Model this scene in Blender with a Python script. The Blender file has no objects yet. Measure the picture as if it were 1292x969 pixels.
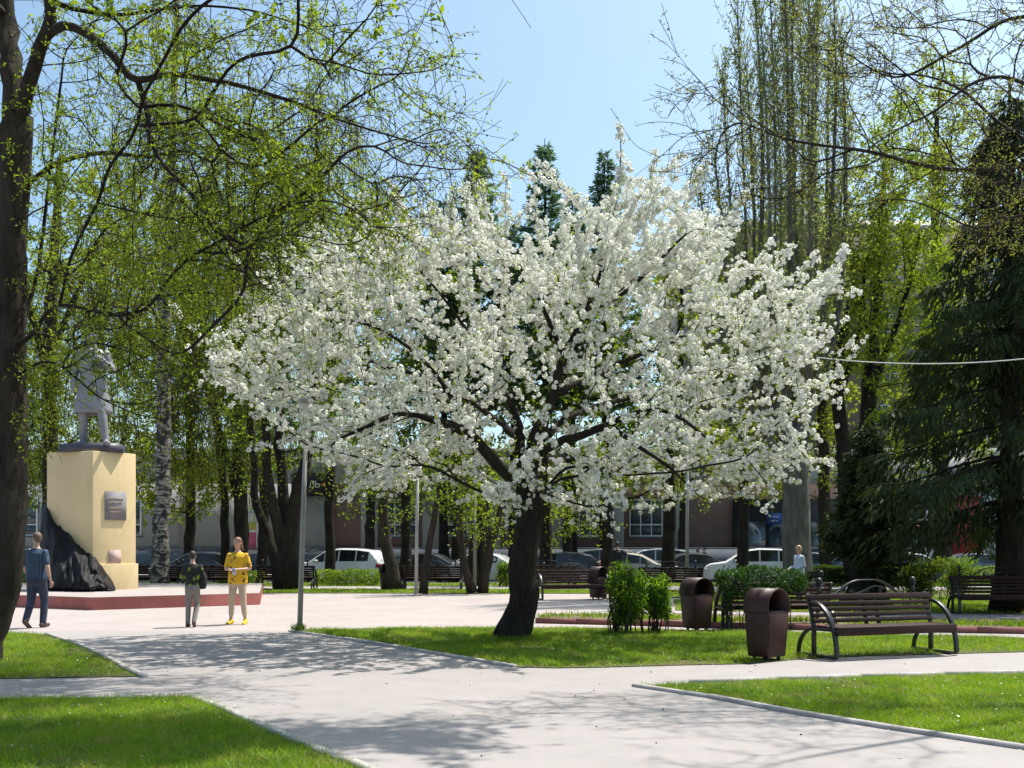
import bpy, math, random
import numpy as np
from mathutils import Vector, Matrix
R = math.radians
SC = bpy.context.scene
COL = SC.collection

# ------------------------------------------------------------------ camera, sky, sun
CAM_H = 1.55
FPX = 1250.0                      # focal length in pixels of the 1292 px wide photograph
cam_d = bpy.data.cameras.new("camera")
cam_d.sensor_width = 36.0
cam_d.lens = 36.0 * FPX / 1292.0
cam_d.shift_y = (691 - 484.5) / 1292.0
cam_d.clip_start = 0.1
cam_d.clip_end = 3000
cam = bpy.data.objects.new("camera", cam_d)
cam.location = (0, 0, CAM_H)
cam.rotation_euler = (R(90), 0, 0)
COL.objects.link(cam)
SC.camera = cam

SUN_EL, SUN_AZ = R(64), math.atan2(0.80, 0.60)      # azimuth measured from +Y towards +X
world = bpy.data.worlds.new("World")
SC.world = world
world.use_nodes = True
wn = world.node_tree
sky = wn.nodes.new("ShaderNodeTexSky")
sky.sky_type = 'NISHITA'
sky.sun_disc = False
sky.sun_elevation = SUN_EL
sky.sun_rotation = SUN_AZ
sky.air_density = 1.0
sky.dust_density = 2.8
sky.ozone_density = 1.2
bg = wn.nodes["Background"]
bg.inputs["Strength"].default_value = 0.145
tint = wn.nodes.new("ShaderNodeMix"); tint.data_type = 'RGBA'; tint.blend_type = 'MULTIPLY'; tint.inputs["Factor"].default_value = 1.0
tint.inputs[7].default_value = (0.90, 1.04, 1.0, 1)          # a slightly cyan spring sky
wn.links.new(sky.outputs[0], tint.inputs[6]); wn.links.new(tint.outputs[2], bg.inputs["Color"])

sd = bpy.data.lights.new("sun", 'SUN')
sd.energy = 5.0
sd.angle = R(0.53)
sd.color = (1.0, 0.95, 0.88)
sun = bpy.data.objects.new("sun", sd)
d = Vector((math.sin(SUN_AZ) * math.cos(SUN_EL), math.cos(SUN_AZ) * math.cos(SUN_EL), math.sin(SUN_EL)))
sun.rotation_euler = d.to_track_quat('Z', 'Y').to_euler()
sun.location = (20, 20, 60)
COL.objects.link(sun)
SC.view_settings.view_transform = 'Standard'
SC.view_settings.look = 'None'
SC.view_settings.gamma = 1.0
SC.view_settings.exposure = 0.58
SC.cycles.max_bounces = 8
SC.cycles.transmission_bounces = 4
SC.cycles.transparent_max_bounces = 8

# ------------------------------------------------------------------ helpers
def G2(px, py):                   # ground point seen at a pixel of the photograph
    Z = CAM_H * FPX / (py - 691.0)
    return ((px - 646.0) / FPX * Z, Z)
def W3(px, py, Z):                # point at depth Z seen at a pixel
    return np.array([(px - 646.0) / FPX * Z, Z, CAM_H - (py - 691.0) / FPX * Z])
def XZ(px, Z):
    return (px - 646.0) / FPX * Z

def mk(name, V, F, m=None, parent=None, loc=None, rz=0.0, smooth=False, kind=None):
    me = bpy.data.meshes.new(name)
    V = np.asarray(V, dtype=np.float32).reshape(-1, 3)
    Fs = [np.asarray(f, dtype=np.int32) for f in F if f is not None and len(f)]
    me.vertices.add(len(V)); me.vertices.foreach_set("co", V.ravel())
    if Fs:
        loops = np.concatenate([f.ravel() for f in Fs])
        sizes = np.concatenate([np.full(len(f), f.shape[1], dtype=np.int32) for f in Fs])
        starts = np.concatenate([[0], np.cumsum(sizes)[:-1]]).astype(np.int32)
        me.loops.add(len(loops)); me.loops.foreach_set("vertex_index", loops.astype(np.int32))
        me.polygons.add(len(sizes)); me.polygons.foreach_set("loop_start", starts)
        me.polygons.foreach_set("loop_total", sizes)
        if smooth:
            me.polygons.foreach_set("use_smooth", np.ones(len(sizes), dtype=bool))
    me.update(calc_edges=True)
    if m is not None:
        me.materials.append(m)
    return link(name, me, parent, loc, rz, kind)

def link(name, me, parent=None, loc=None, rz=0.0, kind=None):
    o = bpy.data.objects.new(name, me)
    COL.objects.link(o)
    if parent is not None: o.parent = parent
    if loc is not None: o.location = loc
    if rz: o.rotation_euler = (0, 0, rz)
    if kind: o["kind"] = kind
    return o

def thing(name, label, cat, loc=(0, 0, 0), rz=0.0, group=None):
    o = bpy.data.objects.new(name, None)
    o.empty_display_size = 0.2
    COL.objects.link(o)
    o.location = loc; o.rotation_euler = (0, 0, rz)
    o["label"] = label; o["category"] = cat
    if group: o["group"] = group
    return o
def tag(o, label, cat, group=None):
    o["label"] = label; o["category"] = cat
    if group: o["group"] = group
    return o
def copy_thing(root, loc, rz, label, group=None):
    r = root.copy(); COL.objects.link(r)
    r.location = loc; r.rotation_euler = (0, 0, rz); r["label"] = label
    if group: r["group"] = group
    for ch in list(root.children):
        c = ch.copy(); COL.objects.link(c); c.parent = r
        for g in list(ch.children):
            e = g.copy(); COL.objects.link(e); e.parent = c
    return r

class Geo:
    def __init__(s): s.V = []; s.F3 = []; s.F4 = []; s.n = 0
    def add(s, V, F4=None, F3=None):
        V = np.asarray(V, float).reshape(-1, 3)
        if F4 is not None and len(F4): s.F4.append(np.asarray(F4, int) + s.n)
        if F3 is not None and len(F3): s.F3.append(np.asarray(F3, int) + s.n)
        s.V.append(V); s.n += len(V)
    def data(s):
        V = np.concatenate(s.V) if s.V else np.zeros((0, 3))
        F = []
        if s.F4: F.append(np.concatenate(s.F4))
        if s.F3: F.append(np.concatenate(s.F3))
        return V, F
    def build(s, name, m, parent=None, loc=None, rz=0.0, smooth=False, kind=None):
        V, F = s.data()
        return mk(name, V, F, m, parent, loc, rz, smooth, kind)
    def box(s, c, size, rz=0.0, rx=0.0):
        x, y, z = [q / 2 for q in size]
        V = np.array([[-x,-y,-z],[x,-y,-z],[x,y,-z],[-x,y,-z],[-x,-y,z],[x,-y,z],[x,y,z],[-x,y,z]], float)
        if rx:
            ca, sa = math.cos(rx), math.sin(rx)
            V = V @ np.array([[1,0,0],[0,ca,sa],[0,-sa,ca]])
        if rz:
            ca, sa = math.cos(rz), math.sin(rz)
            V = V @ np.array([[ca,sa,0],[-sa,ca,0],[0,0,1]])
        s.add(V + np.asarray(c, float), BOXF)
    def box2(s, a, b):
        a = np.asarray(a, float); b = np.asarray(b, float)
        s.box((a + b) / 2, np.abs(b - a))
    def tube(s, P, r, k=6, cap=True, sx=1.0):
        P = np.asarray(P, float); n = len(P)
        r = np.broadcast_to(np.asarray(r, float), (n,))
        T = np.empty_like(P)
        T[1:-1] = P[2:] - P[:-2]; T[0] = P[1] - P[0]; T[-1] = P[-1] - P[-2]
        T /= np.linalg.norm(T, axis=1, keepdims=True) + 1e-9
        avg = np.abs(T.mean(0)); ref = np.zeros(3); ref[int(np.argmin(avg))] = 1
        N = np.cross(T, ref); N /= np.linalg.norm(N, axis=1, keepdims=True) + 1e-9
        B = np.cross(T, N)
        a = np.arange(k) * (2 * math.pi / k)
        V = P[:, None, :] + r[:, None, None] * (np.cos(a)[None, :, None] * N[:, None, :] * sx + np.sin(a)[None, :, None] * B[:, None, :])
        i = np.arange(n - 1)[:, None] * k; j = np.arange(k)[None, :]; j2 = (j + 1) % k
        F = np.stack([i + j, i + j2, i + k + j2, i + k + j], -1).reshape(-1, 4)
        V = V.reshape(-1, 3)
        F3 = None
        if cap:
            V = np.vstack([V, P[:1], P[-1:]])
            jj = np.arange(k); q = (jj + 1) % k; e = (n - 1) * k
            F3 = np.vstack([np.stack([q, jj, np.full(k, n * k)], -1), np.stack([e + jj, e + q, np.full(k, n * k + 1)], -1)])
        s.add(V, F, F3)
    def ribbon(s, P, side, w, h):     # rectangular bar along a planar curve; side = unit vector across
        P = np.asarray(P, float); side = np.asarray(side, float); n = len(P)
        T = np.empty_like(P); T[1:-1] = P[2:] - P[:-2]; T[0] = P[1] - P[0]; T[-1] = P[-1] - P[-2]
        T /= np.linalg.norm(T, axis=1, keepdims=True)
        N = np.cross(T, side[None, :])
        V = np.stack([P - side * w/2 - N * h/2, P + side * w/2 - N * h/2, P + side * w/2 + N * h/2, P - side * w/2 + N * h/2], 1).reshape(-1, 3)
        i = np.arange(n - 1)[:, None] * 4; j = np.arange(4)[None, :]; j2 = (j + 1) % 4
        F = np.stack([i + j, i + j2, i + 4 + j2, i + 4 + j], -1).reshape(-1, 4)
        e = (n - 1) * 4
        F = np.vstack([F, [[3, 2, 1, 0], [e, e + 1, e + 2, e + 3]]])
        s.add(V, F)
    def rings(s, R_, close=True):     # list of rings with the same number of points
        A = np.asarray(R_, float); n, k, _ = A.shape
        i = np.arange(n - 1)[:, None] * k; j = np.arange(k)[None, :]; j2 = (j + 1) % k
        F = np.stack([i + j, i + j2, i + k + j2, i + k + j], -1).reshape(-1, 4)
        V = A.reshape(-1, 3); F3 = None
        if close:
            V = np.vstack([V, A[0].mean(0), A[-1].mean(0)])
            jj = np.arange(k); q = (jj + 1) % k; e = (n - 1) * k
            F3 = np.vstack([np.stack([q, jj, np.full(k, n * k)], -1), np.stack([e + jj, e + q, np.full(k, n * k + 1)], -1)])
        s.add(V, F, F3)
    def etube(s, rows, k=14):         # rows: (cx,cy,cz,rx,ry)
        a = np.arange(k) * (2 * math.pi / k)
        s.rings([np.stack([c[0] + c[3] * np.cos(a), c[1] + c[4] * np.sin(a), np.full(k, c[2])], -1) for c in rows])
    def capsule(s, a, b, ra, rb, k=10, sx=1.0):
        a = np.asarray(a, float); b = np.asarray(b, float); L = np.linalg.norm(b - a) + 1e-9; t = (b - a) / L
        P = [a - t * ra * .96, a - t * ra * .7, a - t * ra * .3, a, (a + b) / 2, b, b + t * rb * .3, b + t * rb * .7, b + t * rb * .96]
        r = [ra * .28, ra * .71, ra * .95, ra, (ra + rb) / 2, rb, rb * .95, rb * .71, rb * .28]
        s.tube(P, r, k, True, sx)
    def ball(s, c, r, k=10, m=7):
        rows = []
        for i in range(1, m):
            t = math.pi * i / m
            rows.append((c[0], c[1], c[2] - r[2] * math.cos(t), r[0] * math.sin(t), r[1] * math.sin(t)))
        s.etube(rows, k)
    def poly(s, pts, z):              # flat convex or simple polygon as an n-gon is handled by sheet()
        pass
BOXF = np.array([[0,3,2,1],[4,5,6,7],[0,1,5,4],[1,2,6,5],[2,3,7,6],[3,0,4,7]])

def sheet(name, pts, z, m, kind="structure", thick=0.0):
    n = len(pts)
    me = bpy.data.meshes.new(name)
    if thick:
        V = [(x, y, z) for x, y in pts] + [(x, y, z - thick) for x, y in pts]
        F = [list(range(n))] + [[i, i + n, (i + 1) % n + n, (i + 1) % n] for i in range(n)]
    else:
        V = [(x, y, z) for x, y in pts]; F = [list(range(n))]
    me.from_pydata(V, [], F); me.update()
    import bmesh
    bm = bmesh.new(); bm.from_mesh(me)
    bmesh.ops.recalc_face_normals(bm, faces=bm.faces)
    bm.faces.ensure_lookup_table()
    if bm.faces[0].normal.z < 0:
        bmesh.ops.reverse_faces(bm, faces=bm.faces)
    bmesh.ops.triangulate(bm, faces=[f for f in bm.faces if len(f.verts) > 4])
    bm.to_mesh(me); bm.free()
    me.materials.append(m)
    return link(name, me, kind=kind)

def inside(P, poly):
    x, y = P[:, 0], P[:, 1]; c = np.zeros(len(P), bool)
    poly = np.asarray(poly, float); j = len(poly) - 1
    for i in range(len(poly)):
        xi, yi = poly[i]; xj, yj = poly[j]
        hit = ((yi > y) != (yj > y)) & (x < (xj - xi) * (y - yi) / (yj - yi + 1e-12) + xi)
        c ^= hit; j = i
    return c

# ------------------------------------------------------------------ materials
def nodes_of(name):
    m = bpy.data.materials.new(name); m.use_nodes = True
    nt = m.node_tree; b = nt.nodes["Principled BSDF"]
    return m, nt, b
def coords(nt, scale=(1, 1, 1), rot=(0, 0, 0)):
    tc = nt.nodes.new("ShaderNodeTexCoord"); mp = nt.nodes.new("ShaderNodeMapping")
    mp.inputs["Scale"].default_value = scale; mp.inputs["Rotation"].default_value = rot
    nt.links.new(tc.outputs["Object"], mp.inputs["Vector"])
    return mp.outputs[0]
def noise(nt, vec, scale, detail=4, rough=0.55, dist=0.0):
    n = nt.nodes.new("ShaderNodeTexNoise"); n.inputs["Scale"].default_value = scale
    n.inputs["Detail"].default_value = detail; n.inputs["Roughness"].default_value = rough
    n.inputs["Distortion"].default_value = dist
    if vec is not None: nt.links.new(vec, n.inputs["Vector"])
    return n.outputs["Fac"]
def ramp(nt, fac, stops):
    r = nt.nodes.new("ShaderNodeValToRGB"); el = r.color_ramp.elements
    while len(el) < len(stops): el.new(0.5)
    for e, (p, c) in zip(el, stops):
        e.position = p; e.color = (*c, 1) if len(c) == 3 else c
    nt.links.new(fac, r.inputs["Fac"]); return r.outputs["Color"]
def mixc(nt, fac, a, b, mode='MIX'):
    x = nt.nodes.new("ShaderNodeMix"); x.data_type = 'RGBA'; x.blend_type = mode
    if isinstance(fac, (int, float)): x.inputs["Factor"].default_value = fac
    else: nt.links.new(fac, x.inputs["Factor"])
    for q, k in ((a, 6), (b, 7)):
        if isinstance(q, tuple): x.inputs[k].default_value = (*q, 1)
        else: nt.links.new(q, x.inputs[k])
    return x.outputs[2]
def bump(nt, b, h, strength=0.3, dist=0.02):
    n = nt.nodes.new("ShaderNodeBump"); n.inputs["Strength"].default_value = strength; n.inputs["Distance"].default_value = dist
    nt.links.new(h, n.inputs["Height"]); nt.links.new(n.outputs[0], b.inputs["Normal"])

def simple(name, c, rough=0.6, var=0.15, scale=6.0, metal=0.0, bmp=0.0, coat=0.0, spec=0.5):
    m, nt, b = nodes_of(name)
    v = coords(nt); f = noise(nt, v, scale, 5)
    lo = tuple(q * (1 - var) for q in c); hi = tuple(min(1, q * (1 + var)) for q in c)
    nt.links.new(ramp(nt, f, [(0.3, lo), (0.7, hi)]), b.inputs["Base Color"])
    b.inputs["Roughness"].default_value = rough; b.inputs["Metallic"].default_value = metal
    b.inputs["Coat Weight"].default_value = coat; b.inputs["Specular IOR Level"].default_value = spec
    if bmp: bump(nt, b, noise(nt, v, scale * 6, 4), bmp, 0.01)
    return m
def emissive(name, c, s):
    m, nt, b = nodes_of(name)
    b.inputs["Base Color"].default_value = (*c, 1); b.inputs["Emission Color"].default_value = (*c, 1)
    b.inputs["Emission Strength"].default_value = s
    return m
def leafmat(name, lo, hi, trans=0.45, scale=1.2, tint=(1.25, 1.3, 0.7), rough=0.55):
    m = bpy.data.materials.new(name); m.use_nodes = True; nt = m.node_tree; nt.nodes.clear()
    out = nt.nodes.new("ShaderNodeOutputMaterial")
    v = coords(nt)
    f1 = noise(nt, v, scale, 3); f2 = noise(nt, v, 19.0, 2)
    c1 = ramp(nt, f1, [(0.35, lo), (0.65, hi)])
    c = mixc(nt, 0.45, c1, ramp(nt, f2, [(0.35, lo), (0.65, hi)]))
    df = nt.nodes.new("ShaderNodeBsdfDiffuse"); tr = nt.nodes.new("ShaderNodeBsdfTranslucent")
    gl = nt.nodes.new("ShaderNodeBsdfGlossy"); gl.inputs["Roughness"].default_value = rough
    if name == 'grass':
        c = mixc(nt, ramp(nt, noise(nt, v, 2.7, 5, 0.7), [(0.49, (0, 0, 0)), (0.70, (0.8, 0.8, 0.8))]), c, (0.33, 0.29, 0.085))
        c = mixc(nt, ramp(nt, noise(nt, v, 0.9, 4, 0.6), [(0.38, (0.55, 0.55, 0.55)), (0.52, (0, 0, 0))]), c, (0.085, 0.17, 0.012))
    nt.links.new(c, df.inputs["Color"])
    nt.links.new(mixc(nt, 1.0, c, tint, 'MULTIPLY'), tr.inputs["Color"])
    mx = nt.nodes.new("ShaderNodeMixShader"); mx.inputs[0].default_value = trans
    nt.links.new(df.outputs[0], mx.inputs[1]); nt.links.new(tr.outputs[0], mx.inputs[2])
    m2 = nt.nodes.new("ShaderNodeMixShader"); m2.inputs[0].default_value = 0.025
    gl.inputs["Color"].default_value = (0.8, 0.8, 0.8, 1)
    nt.links.new(mx.outputs[0], m2.inputs[1]); nt.links.new(gl.outputs[0], m2.inputs[2])
    nt.links.new(m2.outputs[0], out.inputs[0])
    return m
def bark(name, lo, hi, scale=9.0, bmp=0.9):
    m, nt, b = nodes_of(name)
    v = coords(nt, (1, 1, 0.22)); f = noise(nt, v, scale, 8, 0.7, 0.6)
    v2 = coords(nt); g = noise(nt, v2, 1.7, 4)
    c = ramp(nt, f, [(0.32, lo), (0.68, hi)])
    c = mixc(nt, ramp(nt, g, [(0.45, (0, 0, 0)), (0.75, (0.6, 0.6, 0.6))]), c, (0.05, 0.05, 0.03))
    nt.links.new(c, b.inputs["Base Color"]); b.inputs["Roughness"].default_value = 0.92
    b.inputs["Specular IOR Level"].default_value = 0.15
    bump(nt, b, f, bmp, 0.05)
    return m

M = {}
M['bark_dark'] = bark('bark_dark', (0.010, 0.008, 0.007), (0.036, 0.029, 0.024))
M['bark_brown'] = bark('bark_brown', (0.018, 0.014, 0.011), (0.070, 0.055, 0.044))
M['bark_grey'] = bark('bark_grey', (0.075, 0.07, 0.058), (0.23, 0.21, 0.175))
M['twig'] = simple('twig', (0.022, 0.016, 0.014), 0.85, 0.3, 5, spec=0.2)
M['twig_grey'] = simple('twig_grey', (0.21, 0.205, 0.14), 0.85, 0.3, 5, spec=0.2)
def birch_mat():
    m, nt, b = nodes_of('bark_birch')
    f = noise(nt, coords(nt, (1.2, 1.2, 5.0)), 2.6, 6, 0.62)
    g = noise(nt, coords(nt, (1.0, 1.0, 0.8)), 3.4, 5, 0.6, 1.2)
    c = ramp(nt, f, [(0.44, (0.33, 0.30, 0.26)), (0.58, (0.03, 0.026, 0.022))])
    c = mixc(nt, ramp(nt, g, [(0.5, (0, 0, 0)), (0.56, (1, 1, 1))]), c, (0.022, 0.02, 0.018))
    nt.links.new(c, b.inputs["Base Color"]); b.inputs["Roughness"].default_value = 0.8
    bump(nt, b, g, 0.6, 0.03)
    return m
M['bark_birch'] = birch_mat()
def blossom_mat():
    m = leafmat('blossom_white', (0.76, 0.765, 0.68), (0.93, 0.93, 0.91), 0.30, 2.0, (1.0, 1.0, 0.93))
    return m
M['blossom'] = blossom_mat()
M['leaf_lime'] = leafmat('leaf_lime', (0.13, 0.21, 0.012), (0.29, 0.345, 0.03), 0.6)
M['leaf_mid'] = leafmat('leaf_mid', (0.105, 0.18, 0.014), (0.22, 0.285, 0.03), 0.6)
M['leaf_olive'] = leafmat('leaf_olive', (0.145, 0.195, 0.018), (0.29, 0.325, 0.045), 0.62, 0.35)
M['leaf_willow'] = leafmat('leaf_willow', (0.14, 0.20, 0.012), (0.31, 0.335, 0.035), 0.62, 0.4)
M['leaf_poplar'] = leafmat('leaf_poplar', (0.19, 0.23, 0.08), (0.32, 0.345, 0.15), 0.55, 0.4)
M['leaf_bud'] = leafmat('leaf_bud', (0.16, 0.17, 0.04), (0.28, 0.27, 0.07), 0.45, 0.8)
M['needle_dark'] = leafmat('needle_dark', (0.010, 0.021, 0.006), (0.055, 0.080, 0.020), 0.18, 0.8)
M['needle_larch'] = leafmat('needle_larch', (0.075, 0.14, 0.075), (0.15, 0.23, 0.115), 0.45, 0.5, (1.1, 1.2, 0.9))
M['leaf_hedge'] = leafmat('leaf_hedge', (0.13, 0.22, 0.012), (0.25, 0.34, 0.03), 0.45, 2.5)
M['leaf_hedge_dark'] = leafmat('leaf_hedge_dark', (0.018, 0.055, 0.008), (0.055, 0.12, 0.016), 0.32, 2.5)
M['leaf_shrub'] = leafmat('leaf_shrub', (0.115, 0.235, 0.012), (0.24, 0.37, 0.028), 0.55, 2.5)
M['grass'] = leafmat('grass', (0.125, 0.225, 0.008), (0.27, 0.38, 0.016), 0.48, 0.7, (1.2, 1.3, 0.6))
M['dandelion'] = simple('dandelion', (0.75, 0.72, 0.55), 0.8)

def asphalt():
    m, nt, b = nodes_of('asphalt')
    v = coords(nt)
    big = noise(nt, v, 0.35, 5, 0.6); mid = noise(nt, v, 2.2, 6, 0.65); fine = noise(nt, v, 90, 3, 0.7)
    c = ramp(nt, big, [(0.3, (0.272, 0.243, 0.230)), (0.7, (0.328, 0.295, 0.280))])
    c = mixc(nt, 0.25, c, ramp(nt, mid, [(0.35, (0.20, 0.18, 0.17)), (0.6, (0.345, 0.312, 0.298))]))
    c = mixc(nt, 0.35, c, ramp(nt, fine, [(0.3, (0.18, 0.17, 0.165)), (0.7, (0.38, 0.36, 0.355))]))
    vo = nt.nodes.new("ShaderNodeTexVoronoi"); vo.feature = 'DISTANCE_TO_EDGE'; vo.inputs["Scale"].default_value = 0.33
    wv = coords(nt); ad = nt.nodes.new("ShaderNodeVectorMath"); ad.operation = 'ADD'
    nn = nt.nodes.new("ShaderNodeTexNoise"); nn.inputs["Scale"].default_value = 1.6; nn.inputs["Detail"].default_value = 6
    nt.links.new(wv, nn.inputs["Vector"]); nt.links.new(wv, ad.inputs[0]); nt.links.new(nn.outputs["Color"], ad.inputs[1])
    nt.links.new(ad.outputs[0], vo.inputs["Vector"])
    cr = ramp(nt, vo.outputs["Distance"], [(0.0, (0.10, 0.10, 0.10)), (0.003, (0, 0, 0))])
    c = mixc(nt, cr, c, (0.17, 0.16, 0.155))
    sp = nt.nodes.new("ShaderNodeTexVoronoi"); sp.inputs["Scale"].default_value = 2.3
    nt.links.new(v, sp.inputs["Vector"])
    c = mixc(nt, ramp(nt, sp.outputs["Distance"], [(0.03, (1, 1, 1)), (0.05, (0, 0, 0))]), c, (0.14, 0.12, 0.10))
    nt.links.new(c, b.inputs["Base Color"]); b.inputs["Roughness"].default_value = 0.85
    b.inputs["Specular IOR Level"].default_value = 0.3
    bump(nt, b, fine, 0.35, 0.004)
    return m
M['asphalt'] = asphalt()
def paving():
    m, nt, b = nodes_of('paving')
    v = coords(nt, (1, 1, 1), (0, 0, R(28)))
    br = nt.nodes.new("ShaderNodeTexBrick"); nt.links.new(v, br.inputs["Vector"])
    br.inputs["Scale"].default_value = 1.0; br.inputs["Brick Width"].default_value = 0.24; br.inputs["Row Height"].default_value = 0.13
    br.inputs["Mortar Size"].default_value = 0.006
    br.inputs["Color1"].default_value = (0.312, 0.268, 0.25, 1); br.inputs["Color2"].default_value = (0.365, 0.317, 0.296, 1)
    br.inputs["Mortar"].default_value = (0.20, 0.185, 0.178, 1)
    g = noise(nt, coords(nt), 0.6, 6, 0.65)
    c = mixc(nt, 0.4, br.outputs["Color"], ramp(nt, g, [(0.35, (0.28, 0.243, 0.226)), (0.65, (0.39, 0.342, 0.32))]))
    nt.links.new(c, b.inputs["Base Color"]); b.inputs["Roughness"].default_value = 0.85
    bump(nt, b, br.outputs["Fac"], -0.25, 0.004)
    return m
M['paving'] = paving()
M['road'] = simple('road', (0.07, 0.07, 0.072), 0.85, 0.3, 1.5, bmp=0.2)
M['concrete'] = simple('concrete', (0.29, 0.27, 0.26), 0.85, 0.2, 5, bmp=0.2)
M['kerb'] = simple('kerb_concrete', (0.35, 0.325, 0.31), 0.85, 0.22, 8, bmp=0.3)
def soil():
    m, nt, b = nodes_of('lawn_soil')
    v = coords(nt); f = noise(nt, v, 1.1, 6, 0.7); g = noise(nt, v, 14, 6, 0.7)
    c = ramp(nt, f, [(0.42, (0.055, 0.10, 0.015)), (0.62, (0.13, 0.11, 0.055))])
    c = mixc(nt, 0.45, c, ramp(nt, g, [(0.35, (0.035, 0.055, 0.012)), (0.65, (0.20, 0.16, 0.09))]))
    nt.links.new(c, b.inputs["Base Color"]); b.inputs["Roughness"].default_value = 0.95; b.inputs["Specular IOR Level"].default_value = 0.1
    bump(nt, b, g, 0.8, 0.03)
    return m
M['soil'] = soil()
M['bed_soil'] = simple('bed_soil', (0.15, 0.11, 0.075), 0.95, 0.5, 3, bmp=0.8)
M['red_paint'] = simple('red_paint', (0.34, 0.105, 0.09), 0.7, 0.18, 2.5, bmp=0.1)
M['bed_red'] = simple('bed_red', (0.22, 0.085, 0.075), 0.75, 0.25, 3)
def plaster():
    m, nt, b = nodes_of('yellow_plaster')
    s_ = noise(nt, coords(nt, (5, 5, .35)), 1.6, 5, .65); g = noise(nt, coords(nt), 1.1, 5); h = noise(nt, coords(nt), 40, 3)
    c = ramp(nt, g, [(.3, (.62, .475, .255)), (.7, (.70, .545, .305))])
    c = mixc(nt, ramp(nt, s_, [(.52, (0, 0, 0)), (.72, (.35, .35, .35))]), c, (.46, .36, .22))
    nt.links.new(c, b.inputs["Base Color"]); b.inputs["Roughness"].default_value = .9; bump(nt, b, h, .15, .004)
    return m
M['yellow_plaster'] = plaster()
M['rock'] = simple('black_rock', (0.009, 0.009, 0.0105), 0.62, 0.5, 2.2, bmp=0.9, spec=0.2)
M['statue'] = simple('statue_grey', (0.21, 0.21, 0.225), 0.55, 0.16, 2.5, bmp=0.15)
M['statue_dark'] = simple('statue_dark', (0.05, 0.05, 0.065), 0.45, 0.2, 3)
M['plaque'] = simple('plaque', (0.22, 0.21, 0.225), 0.75, 0.12, 6, spec=0.2)
M['gilt'] = simple('gilt', (0.42, 0.29, 0.13), 0.5, 0.2, 8)
M['pink_stone'] = simple('pink_stone', (0.50, 0.36, 0.33), 0.9, 0.12, 9, spec=0.05)
M['wood'] = None
def wood():
    m, nt, b = nodes_of('bench_wood')
    v = coords(nt, (0.6, 9, 9)); f = noise(nt, v, 3.5, 6, 0.65)
    nt.links.new(ramp(nt, f, [(0.3, (0.020, 0.009, 0.0075)), (0.7, (0.048, 0.022, 0.018))]), b.inputs["Base Color"])
    b.inputs["Roughness"].default_value = 0.55; b.inputs["Specular IOR Level"].default_value = 0.18
    bump(nt, b, f, 0.25, 0.004)
    return m
M['wood'] = wood()
M['iron'] = simple('black_iron', (0.014, 0.014, 0.017), 0.36, 0.3, 12)
M['bin'] = simple('bin_brown', (0.030, 0.0095, 0.0075), 0.5, 0.3, 5, bmp=0.05, spec=0.35)
M['bin_front_lit'] = simple('bin_front_lit', (0.046, 0.018, 0.014), 0.6, 0.35, 4, spec=0.3)  # lighter brown than the body: light on the front face put into colour
M['bin_in'] = simple('bin_inside', (0.008, 0.006, 0.006), 0.8)
M['pole'] = simple('pole_grey', (0.30, 0.29, 0.27), 0.55, 0.15, 3)
M['lamp_white'] = simple('lamp_glass', (0.70, 0.68, 0.64), 0.3, 0.05)
M['wall_light'] = simple('wall_light', (0.36, 0.37, 0.38), 0.9, 0.08, 0.8)
M['wall_brown'] = simple('wall_brown', (0.19, 0.125, 0.115), 0.9, 0.12, 0.9)
M['wall_upper'] = simple('wall_upper', (0.27, 0.23, 0.205), 0.9, 0.1, 0.5)
M['plinth'] = simple('plinth_blue', (0.10, 0.125, 0.16), 0.8, 0.15, 1.2)
M['roof'] = simple('roof_sheet', (0.42, 0.36, 0.32), 0.6, 0.15, 1.0)
M['frame_white'] = simple('frame_white', (0.72, 0.74, 0.76), 0.5, 0.05)
def glass():
    m, nt, b = nodes_of('window_glass')
    f = noise(nt, coords(nt), 0.7, 3)
    nt.links.new(ramp(nt, f, [(0.4, (0.015, 0.022, 0.03)), (0.65, (0.09, 0.14, 0.18))]), b.inputs["Base Color"])
    b.inputs["Roughness"].default_value = 0.08; b.inputs["Specular IOR Level"].default_value = 0.8
    return m
M['glass'] = glass()
M['shop_dark'] = simple('shop_dark', (0.02, 0.02, 0.024), 0.4, 0.3, 1)
M['shop_red'] = simple('shop_red', (0.30, 0.025, 0.025), 0.6, 0.1)
M['sign_black'] = simple('sign_black', (0.010, 0.010, 0.012), 0.5)
M['sign_white'] = simple('sign_white', (0.75, 0.75, 0.75), 0.5, 0.02)
M['sign_red'] = simple('sign_red', (0.65, 0.04, 0.03), 0.5, 0.05)
M['sign_blue'] = simple('sign_blue', (0.03, 0.07, 0.28), 0.5, 0.05)
M['poster_pink'] = simple('poster_pink', (0.65, 0.12, 0.22), 0.6, 0.3, 3)
M['poster_yellow'] = simple('poster_yellow', (0.55, 0.5, 0.1), 0.6, 0.2, 3)
M['warm_lamp'] = emissive('warm_lamp', (1.0, 0.55, 0.2), 2.5)
M['tyre'] = simple('tyre', (0.015, 0.015, 0.015), 0.8)
M['rim'] = simple('rim', (0.4, 0.4, 0.42), 0.3, 0.1, metal=0.8)
M['car_glass'] = simple('car_glass', (0.012, 0.014, 0.017), 0.08, 0.2, 2, spec=0.8)
M['tail_red'] = simple('tail_red', (0.30, 0.012, 0.02), 0.2, 0.1)
M['headlight'] = simple('headlight', (0.75, 0.75, 0.72), 0.15, 0.1)
M['plate_white'] = simple('plate_white', (0.7, 0.7, 0.7), 0.5)
def paint(name, c):
    return simple(name, c, 0.28, 0.04, 1.0, coat=0.6)

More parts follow.
